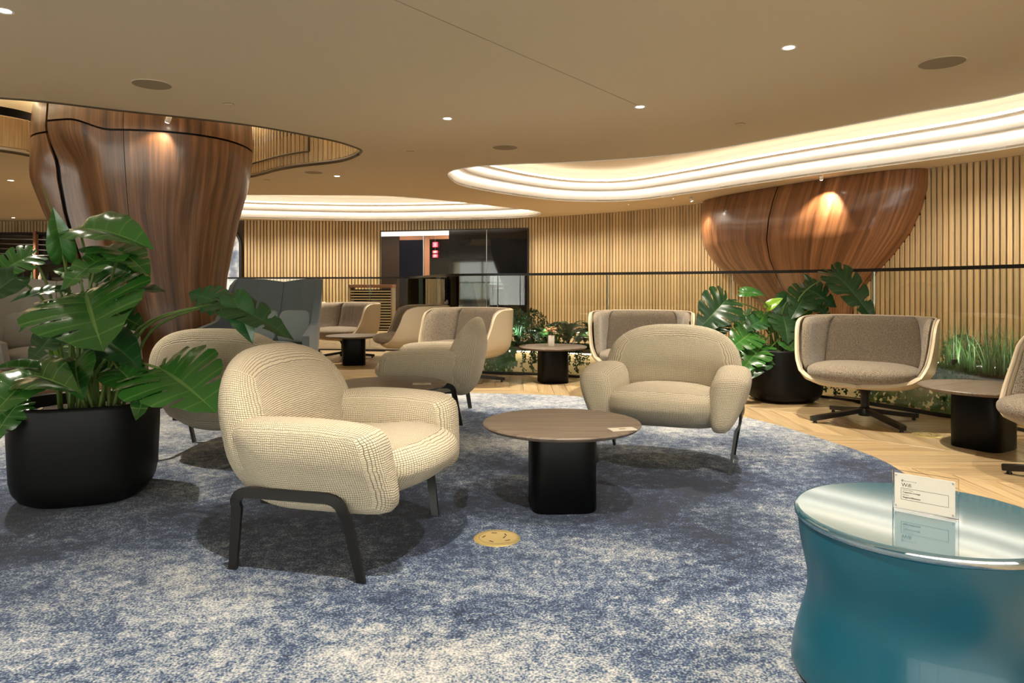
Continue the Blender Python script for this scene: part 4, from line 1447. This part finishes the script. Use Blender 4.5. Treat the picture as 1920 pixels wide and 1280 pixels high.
planter((2.40, 6.30, 0), 'black rounded planter beside the right tub chair near the glass', .2)
RV = [
    ('d', (1362, 562, 6.2), (1312, 612, 6.05), (-.2, -.95, .25), 1.0),
    ('c', (1392, 548, 6.3), (1432, 545, 6.2), (0, -.7, .7), .75),
    ('y', (1440, 575, 6.25), (1466, 556, 6.2), (0, -.7, .7), .7),
    ('d', (1512, 540, 6.3), (1572, 566, 6.15), (-.1, -.8, .6), .95),
    ('d', (1515, 545, 6.3), (1488, 585, 6.1), (-.1, -.8, .6), .9),
    ('e', (1522, 534, 6.35), (1512, 512, 6.3), (.3, -.9, .3), .6),
    ('d', (1566, 512, 6.15), (1650, 590, 5.8), (-.15, -.85, .5), .55),
    ('d', (1552, 535, 6.3), (1576, 524, 6.25), (0, -.8, .5), .6),
    ('d', (1468, 592, 6.2), (1482, 634, 6.0), (0, -.85, .5), 1.05),
    ('d', (1430, 600, 6.2), (1395, 612, 6.1), (0, -.7, .7), .9),
    ('a', (1412, 622, 6.15), (1370, 648, 5.95), (0, -.8, .6), .9),
    ('d', (1350, 604, 6.25), (1332, 632, 6.1), (-.2, -.8, .5), 1.0),
    ('a', (1430, 648, 6.1), (1388, 692, 5.9), (-.1, -.8, .6), .75),
    ('d', (1442, 655, 6.1), (1412, 700, 5.9), (-.1, -.85, .4), .7),
    ('e', (1500, 600, 6.3), (1532, 622, 6.2), (0, -.8, .6), .9),
    ('e', (1480, 560, 6.4), (1452, 590, 6.35), (0, -.8, .6), 1.0),
    ('a', (1450, 610, 6.2), (1420, 580, 6.2), (0, -.8, .6), .9),
    ('c', (1470, 640, 6.1), (1505, 660, 6.0), (0, -.8, .6), .8),
    ('d', (1530, 570, 6.4), (1560, 596, 6.3), (0, -.8, .6), .9),
    ('a', (1498, 575, 6.35), (1510, 610, 6.2), (0, -.9, .4), 1.0),
    ('d', (1395, 590, 6.35), (1420, 640, 6.2), (0, -.8, .6), .9),
]
big_plant((2.40, 6.30), 'dark leaved monstera plant in the planter beside the right tub chair', RV, .402)

# ---- planting trough behind the glass
iS = min(range(len(RR)), key=lambda i: (RR[i] - Vector((-.80, 8.7, 0))).length)
TR = RR[iS:]
fr_ = offset2(TR, .14); bk_ = offset2(TR, .95)
trough = thing('planting_trough', 'long curved planting trough with a glowing cream front behind the glass', 'planter', (0, 0, 0))
P = [[p + Vector((0, 0, .0)), p + Vector((0, 0, .255))] for p in offset2(TR, .25)]
ob('front_panel', thick_grid('front_panel', P, -.01, .01, 'trough'), trough)
P = [[p + Vector((0, 0, .26)), p + Vector((0, 0, .305))] for p in fr_]
ob('front_rim', thick_grid('front_rim', P, -.012, .012, 'trough_cap'), trough)
P = [[a + Vector((0, 0, .262)), b + Vector((0, 0, .262))] for a, b in zip(fr_, offset2(TR, .26))]
ob('rim_underside', thick_grid('rim_underside', P, -.004, .004, 'trough_cap'), trough)
P = [[p + Vector((0, 0, 0)), p + Vector((0, 0, .305))] for p in bk_]
ob('back_panel', thick_grid('back_panel', P, -.012, .012, 'trough'), trough)
P = [[a.lerp(b, f) + Vector((0, 0, .285 + .02 * math.sin(f * PI))) for f in (0, .25, .5, .75, 1)] for a, b in zip(offset2(TR, .155), offset2(TR, .935))]
ob('soil', thick_grid('soil', P, -.01, .01, 'soil'), trough)
ob('light_strip', tube_me('light_strip', [p + Vector((0, 0, .248)) for p in offset2(TR, .165)], .006, 'led_planter', 6), trough)


def tr_at(px, off):
    "point over the trough: along the glass seen at pixel column px, set back by off"
    i = min(range(len(TR)), key=lambda i: abs(960 + TR[i].x / TR[i].y * F - px) if TR[i].y > 1 else 1e9)
    i = max(1, min(len(TR) - 2, i))
    tt = TR[i + 1] - TR[i - 1]; n_ = Vector((-tt.y, tt.x, 0)).normalized()
    return TR[i] + n_ * off


def lance_me(name, mat, L=1.0, wd=.16, bend=.5, n=6):
    V = []; Fc = []; U = []
    for i in range(n + 1):
        f = i / n; wv = wd * math.sin(PI * min(1, f * .93 + .07)) ** .8 * (1 if i < n else 0)
        x = L * (f - .25 * bend * f ** 3); z = L * bend * (f * .8 - f * f * 1.1)
        V += [(x, -wv, z + wv * .25), (x, 0, z), (x, wv, z + wv * .25)]; U += [(-1, f), (0, f), (1, f)]
    for i in range(n):
        k = i * 3
        Fc += [(k, k + 3, k + 4, k + 1), (k + 1, k + 4, k + 5, k + 2)]
    return mesh(name, V, Fc, mat, U)


LN = [lance_me('bed_leaf', 'bed_leaf', .30, .048, .7), lance_me('bed_leaf_dark', 'bed_dark', .30, .055, .55)]
PALE = lance_me('pale_leaf', 'bed_pale', .32, .010, .5)
ords = ['first', 'second', 'third', 'fourth', 'fifth', 'sixth', 'seventh', 'eighth', 'ninth', 'tenth', 'eleventh', 'twelfth', 'thirteenth', 'fourteenth']
spots = [(1000, .40), (1022, .65), (1048, .35), (1072, .6), (1096, .35), (1120, .55), (1150, .4), (1190, .5), (1235, .45), (1275, .6)]
for i, (px, off) in enumerate(spots):
    p = tr_at(px, off); rr = random.Random(i)
    t_ = thing('broadleaf_plant', ords[i] + ' broad leaved green plant from the left in the trough behind the glass', 'plant', (p.x, p.y, .28), rr.uniform(0, 6), 'broad leaved plants in the trough')
    for q in range(16):
        el = rr.uniform(.05, 1.1)
        ob('leaf', LN[0 if rr.random() < .75 else 1], t_, (0, 0, rr.uniform(.05, .2)), (0, -el * .7, q * 2.4), ).scale = (rr.uniform(.8, 1.15),) * 3
    ob('stem', tube_me('stem', [(0, 0, -.01), (0, 0, .24)], [.012, .006], 'stem_dark', 6), t_)
for i, (px, off) in enumerate(((984, .55), (1300, .35), (1325, .5), (1350, .35), (1372, .5), (1395, .4))):
    p = tr_at(px, off); rr = random.Random(50 + i)
    t_ = thing('pale_spiky_plant', ords[i] + ' pale silvery spiky plant from the left in the trough', 'plant', (p.x, p.y, .30), 0, 'pale spiky plants in the trough')
    for q in range(26):
        ob('leaf', PALE, t_, (0, 0, .0), (0, -rr.uniform(.1, 1.3), q * 2.4)).scale = (rr.uniform(.6, 1.25),) * 3


def bush_me(name, mat, r, h, n, seed, leaf=.035):
    rr = random.Random(seed); V = []; Fc = []; U = []
    for i in range(n):
        a, b = rr.uniform(0, 2 * PI), rr.uniform(0, 1)
        rad = r * rr.uniform(.35, 1) ** .5 * math.sqrt(max(.05, 1 - (2 * b - .9) ** 2))
        c = Vector((rad * math.cos(a), rad * math.sin(a), h * b))
        d = Vector((rr.uniform(-1, 1), rr.uniform(-1, 1), rr.uniform(-.4, .9))).normalized(); e = d.orthogonal().normalized()
        l = leaf * rr.uniform(.6, 1.3); k = len(V)
        V += [c, c + d * l * .5 + e * l * .3, c + d * l, c + d * l * .5 - e * l * .3]; U += [(0, 0), (1, .5), (0, 1), (-1, .5)]
        Fc.append((k, k + 1, k + 2, k + 3))
    for i in range(14):
        a = i * 2.4; tip = Vector((r * .6 * math.cos(a), r * .6 * math.sin(a), h * .85))
        tube_geo([Vector((0, 0, 0)), tip * .5 + Vector((0, 0, .03)), tip], [.005, .004, .002], 4, True, V, Fc)
    U += [(.5, .3)] * (len(V) - len(U))
    return mesh(name, V, Fc, mat, U, smooth=False)


BM = [bush_me('bush', 'bed_dark', .21, .42, 750, 1), bush_me('bush_fine', 'bed_leaf', .18, .28, 600, 2, .03)]
for i, (px, off, k) in enumerate(((925, .45, 0), (950, .40, 0), (968, .55, 0), (1030, .28, 1), (1640, .45, 1), (1700, .75, 1), (1905, .28, 1), (1950, .28, 1))):
    p = tr_at(px, off)
    tag(ob('small_leaved_bush', BM[k], None, (p.x, p.y, .30), (0, 0, i)), ords[i] + ' small leaved bush from the left in the trough behind the glass', 'plant', 'small leaved bushes in the trough')


def grass_me(name, n, h, seed):
    rr = random.Random(seed); V = []; Fc = []; U = []
    for i in range(n):
        a = rr.uniform(0, 2 * PI); b = Vector((rr.uniform(-.1, .1), rr.uniform(-.1, .1), 0))
        d = Vector((math.cos(a), math.sin(a), 0)); s = Vector((-d.y, d.x, 0)); L_ = h * rr.uniform(.45, 1.1); sp_ = rr.uniform(.05, .55); k = len(V)
        for q in range(5):
            f = q / 4; c = b + d * (sp_ * L_ * f * f) + Vector((0, 0, L_ * (f - .35 * sp_ * f * f))); wq = .0045 * (1 - f * .95)
            V += [c - s * wq, c + s * wq]; U += [(-.5, f), (.5, f)]
        for q in range(4): Fc.append((k + 2 * q, k + 2 * q + 1, k + 2 * q + 3, k + 2 * q + 2))
    return mesh(name, V, Fc, 'grass', U)


GM = [grass_me('grass_tuft', 90, .46, 1), grass_me('grass_tuft', 90, .34, 2)]
for i, (px, off, k) in enumerate(((1668, .5, 1), (1715, .55, 0), (1742, .4, 0), (1765, .6, 0), (1790, .45, 0), (1812, .6, 0), (1838, .5, 1), (1860, .6, 1), (1885, .55, 1), (1905, .45, 1), (1935, .55, 1), (1970, .5, 0))):
    p = tr_at(px, off)
    tag(ob('grass_tuft', GM[k], None, (p.x, p.y, .30), (0, 0, i * .7)), ords[i] + ' grass tuft from the left in the trough at the right', 'grass', 'grass tufts in the trough')


def vine_me(name, seed, big=False):
    rr = random.Random(seed); V = []; Fc = []; U = []
    for s in range(7):
        x = (s - 3) * .032 + rr.uniform(-.02, .02); pts = [Vector((x, .10, .02)), Vector((x, .0, .05)), Vector((x, -.035, .0))]
        ln = rr.uniform(.14, .27)
        for q in range(1, 6): pts.append(Vector((x + rr.uniform(-.015, .015), -.04 + rr.uniform(-.006, .006), -ln * q / 5)))
        k0 = len(V); tube_geo(pts, .0018, 4, True, V, Fc); U += [(.5, .3)] * (len(V) - k0)
        for p in pts[1:]:
            for q in range(8 if not big else 3):
                c = p + Vector((rr.uniform(-.02, .02), rr.uniform(-.012, .004), rr.uniform(-.025, .025)))
                d = Vector((rr.uniform(-1, 1), rr.uniform(-.3, .1), rr.uniform(-1, .2))).normalized(); e = d.cross(Vector((0, 1, 0))).normalized()
                l = (.055 if big else .021) * rr.uniform(.7, 1.3); k = len(V)
                V += [c, c + d * l * .5 + e * l * .38, c + d * l, c + d * l * .5 - e * l * .38]; U += [(0, 0), (1, .5), (0, 1), (-1, .5)]; Fc.append((k, k + 1, k + 2, k + 3))
    return mesh(name, V, Fc, 'bed_dark' if not big else 'bed_leaf', U, smooth=False)


VM = [vine_me('trailing_vine', 1), vine_me('trailing_vine', 2, True)]
for i, (px, k) in enumerate(((900, 1), (922, 1), (945, 1), (985, 0), (1003, 0), (1068, 0), (1545, 0), (1582, 0), (1640, 1), (1672, 1), (1705, 1), (1735, 1), (1765, 1), (1785, 0))):
    p = tr_at(px, .14)
    q = tr_at(px + 6, .14) - p
    tag(ob('trailing_vine', VM[k], None, (p.x, p.y, .30), (0, 0, math.atan2(q.y, q.x))), ords[i] + ' trailing vine from the left hanging over the trough front', 'plant', 'vines over the trough front')

# ================================================================== CEILING FIXTURES
def downlight(xy, z, label, r=.05, spot=True, watts=None, size=92, nm='ceiling_downlight'):
    t_ = thing(nm, label, 'light', (xy[0], xy[1], z), 0, 'ceiling downlights')
    ob('trim_ring', lathe_me('trim_ring', [(r * .72, -.001), (r, -.004), (r * 1.02, 0), (r * .9, .004), (r * .72, .004)], 'white_trim', 28, caps=False), t_)
    ob('lens', lathe_me('lens', [(.0, -.0005), (r * .74, -.0005), (r * .74, .002), (.0, .002)], 'lamp_lens', 24), t_)
    if spot:
        ld = bpy.data.lights.new('downlight_beam', 'SPOT'); ld.energy = watts or SPOT_W; ld.color = WARM; ld.spot_size = math.radians(size); ld.spot_blend = .75; ld.shadow_soft_size = .028
        lo = bpy.data.objects.new('downlight_beam', ld); COL.objects.link(lo); lo.parent = t_; lo.location = (0, 0, -.03)
    return t_


DLS = [(CE(839, 222), 'bright ceiling downlight above the middle of the carpet, left of the long joint'), (CE(1200, 200), 'bright ceiling downlight at the end of the long ceiling joint'),
       (CE(1479, 89), 'bright ceiling downlight near the right ceiling speaker'), (CE(8, 20), 'bright ceiling downlight at the top left corner of the picture'),
       (CE(632, 330), 'small downlight right of the oval ceiling opening'), (CE(20, 338), 'small downlight in the far left ceiling'), (CE(25, 408), 'farthest small downlight in the left ceiling')]
for xy, lb in DLS: downlight(xy, CZ - .001, lb)
for k, (x, y) in enumerate(((-.35, 1.55), (-2.7, .9), (2.3, 2.2), (.9, -.9), (-4.8, 3.3), (.7, 2.5))):  # last one is added to brighten the armchair facing the camera
    downlight((x, y), CZ - .001, 'unseen ceiling downlight above and behind the viewpoint, %s of its row' % ords[k], watts=75 if k == 5 else None)
ORD2 = ords + ['fifteenth', 'sixteenth', 'seventeenth', 'eighteenth', 'nineteenth', 'twentieth', 'twenty-first', 'twenty-second', 'twenty-third', 'twenty-fourth']
for k, (px, off) in enumerate(((955, .30), (1010, .24), (1085, .24), (1210, .3), (1335, .26), (1660, .26), (1760, .22), (1850, .22), (1920, .22))):
    q = tr_at(px, off)
    t_ = thing('garden_spike_light', '%s small black spike light from the left among the trough plants' % ords[k], 'light', (q.x, q.y, .28), 0, 'spike lights in the trough')
    ob('spike', tube_me('spike', [(0, 0, 0), (0, 0, .10)], .006, 'black_metal', 6), t_)
    ob('head', lathe_me('head', [(.0, .10), (.018, .10), (.022, .14), (.018, .145), (.0, .142)], 'black_metal', 12), t_)
    ld = bpy.data.lights.new('spike_beam', 'SPOT'); ld.energy = 4; ld.color = (1.0, .99, .90); ld.spot_size = math.radians(150); ld.spot_blend = 1; ld.shadow_soft_size = .06
    lo = bpy.data.objects.new('spike_beam', ld); COL.objects.link(lo); lo.parent = t_; lo.location = (0, 0, .17)
    n_ = (tr_at(px, off + .3) - q).normalized()
    lo.rotation_euler = (n_ * .8 + Vector((0, 0, .45))).to_track_quat('-Z', 'Y').to_euler()
WASH = offset2(WALL, -1.0)
# wall washers close to the slat wall
for k, i in enumerate(range(60, nW - 150, 17)):
    p = WASH[i]
    if p.x < -8 or 3.0 < p.x < 4.9: continue
    t_ = downlight((p.x, p.y), CZ - .001, '%s small recessed wall washer from the left along the far slat wall' % ORD2[k], .018, True, 50, 150)
    t_.name = 'wall_washer'; t_['group'] = 'wall washers along the slat wall'

# adjustable spots at the wooden features
def spot_fix(loc, aim, label, watts, size=34):
    t_ = thing('spotlight', label, 'light', loc, 0, 'accent spotlights')
    d = (Vector(aim) - Vector(loc)).normalized()
    ob('stem', tube_me('stem', [(0, 0, 0), (0, 0, -.04)], .008, 'white_trim', 8), t_)
    ob('head', tube_me('head', [Vector((0, 0, -.045)) - d * .03, Vector((0, 0, -.045)) + d * .03], .026, 'white_trim', 14), t_)
    ob('lens', tube_me('lens', [Vector((0, 0, -.045)) + d * .0301, Vector((0, 0, -.045)) + d * .034], .021, 'lamp_lens', 14), t_)
    ld = bpy.data.lights.new('spot_beam', 'SPOT'); ld.energy = watts; ld.color = (1, .84, .62); ld.spot_size = math.radians(size); ld.spot_blend = .6; ld.shadow_soft_size = .02
    lo = bpy.data.objects.new('spot_beam', ld); COL.objects.link(lo); lo.parent = t_; lo.location = Vector((0, 0, -.045)) + d * .05
    lo.rotation_euler = d.to_track_quat('-Z', 'Y').to_euler()


spot_fix((*CE(1540, 327), CZ), (4.56, 10.42, 1.9), 'small white spotlight shining on the walnut bowl column', 80, 85)
spot_fix((*CE(1296, 369), CZ), (3.8, 12.9, 1.2), 'small white spotlight left of the walnut bowl column', 30, 60)
p = AT(309, 250, 6.95)
spot_fix((p.x, 7.02, CZ + .10), (-3.9, 7.4, 1.9), 'small white spotlight on the walnut column under the ceiling opening', 14, 80)

for (px, py, r, lb) in ((285, 158, .15, 'round ceiling speaker above the left plant'), (1766, 117, .155, 'round ceiling speaker at the upper right'), (947, 276, .15, 'round ceiling speaker in the middle of the ceiling'), (588, 323, .13, 'round ceiling speaker right of the oval opening')):
    x, y = CE(px, py)
    t_ = thing('ceiling_speaker', lb, 'speaker', (x, y, CZ - .001), 0, 'ceiling speakers')
    ob('grille', lathe_me('grille', [(.0, -.003), (r * .95, -.003), (r * .95, .0), (.0, .0)], 'grille', 36), t_)
    ob('bezel', lathe_me('bezel', [(r * .95, -.004), (r, -.003), (r, .0), (r * .95, 0)], 'ceiling_paint', 36, caps=False), t_)
for (px, py, lb) in ((429, 195, 'flush sprinkler cap near the left column'), (770, 284, 'flush sprinkler cap left of the middle speaker'), (1388, 232, 'flush sprinkler cap near the right cove'), (500, 337, 'flush sprinkler cap beyond the oval opening')):
    x, y = CE(px, py)
    t_ = thing('sprinkler_cap', lb, 'sprinkler', (x, y, CZ - .001), 0, 'sprinkler caps')
    ob('cap', lathe_me('cap', [(.0, -.006), (.04, -.006), (.043, -.004), (.043, -.003)], 'ceiling_paint', 24), t_)
    ob('shadow_gap', lathe_me('shadow_gap', [(.0, -.0028), (.046, -.0028), (.046, 0)], 'edge_bronze', 24), t_)
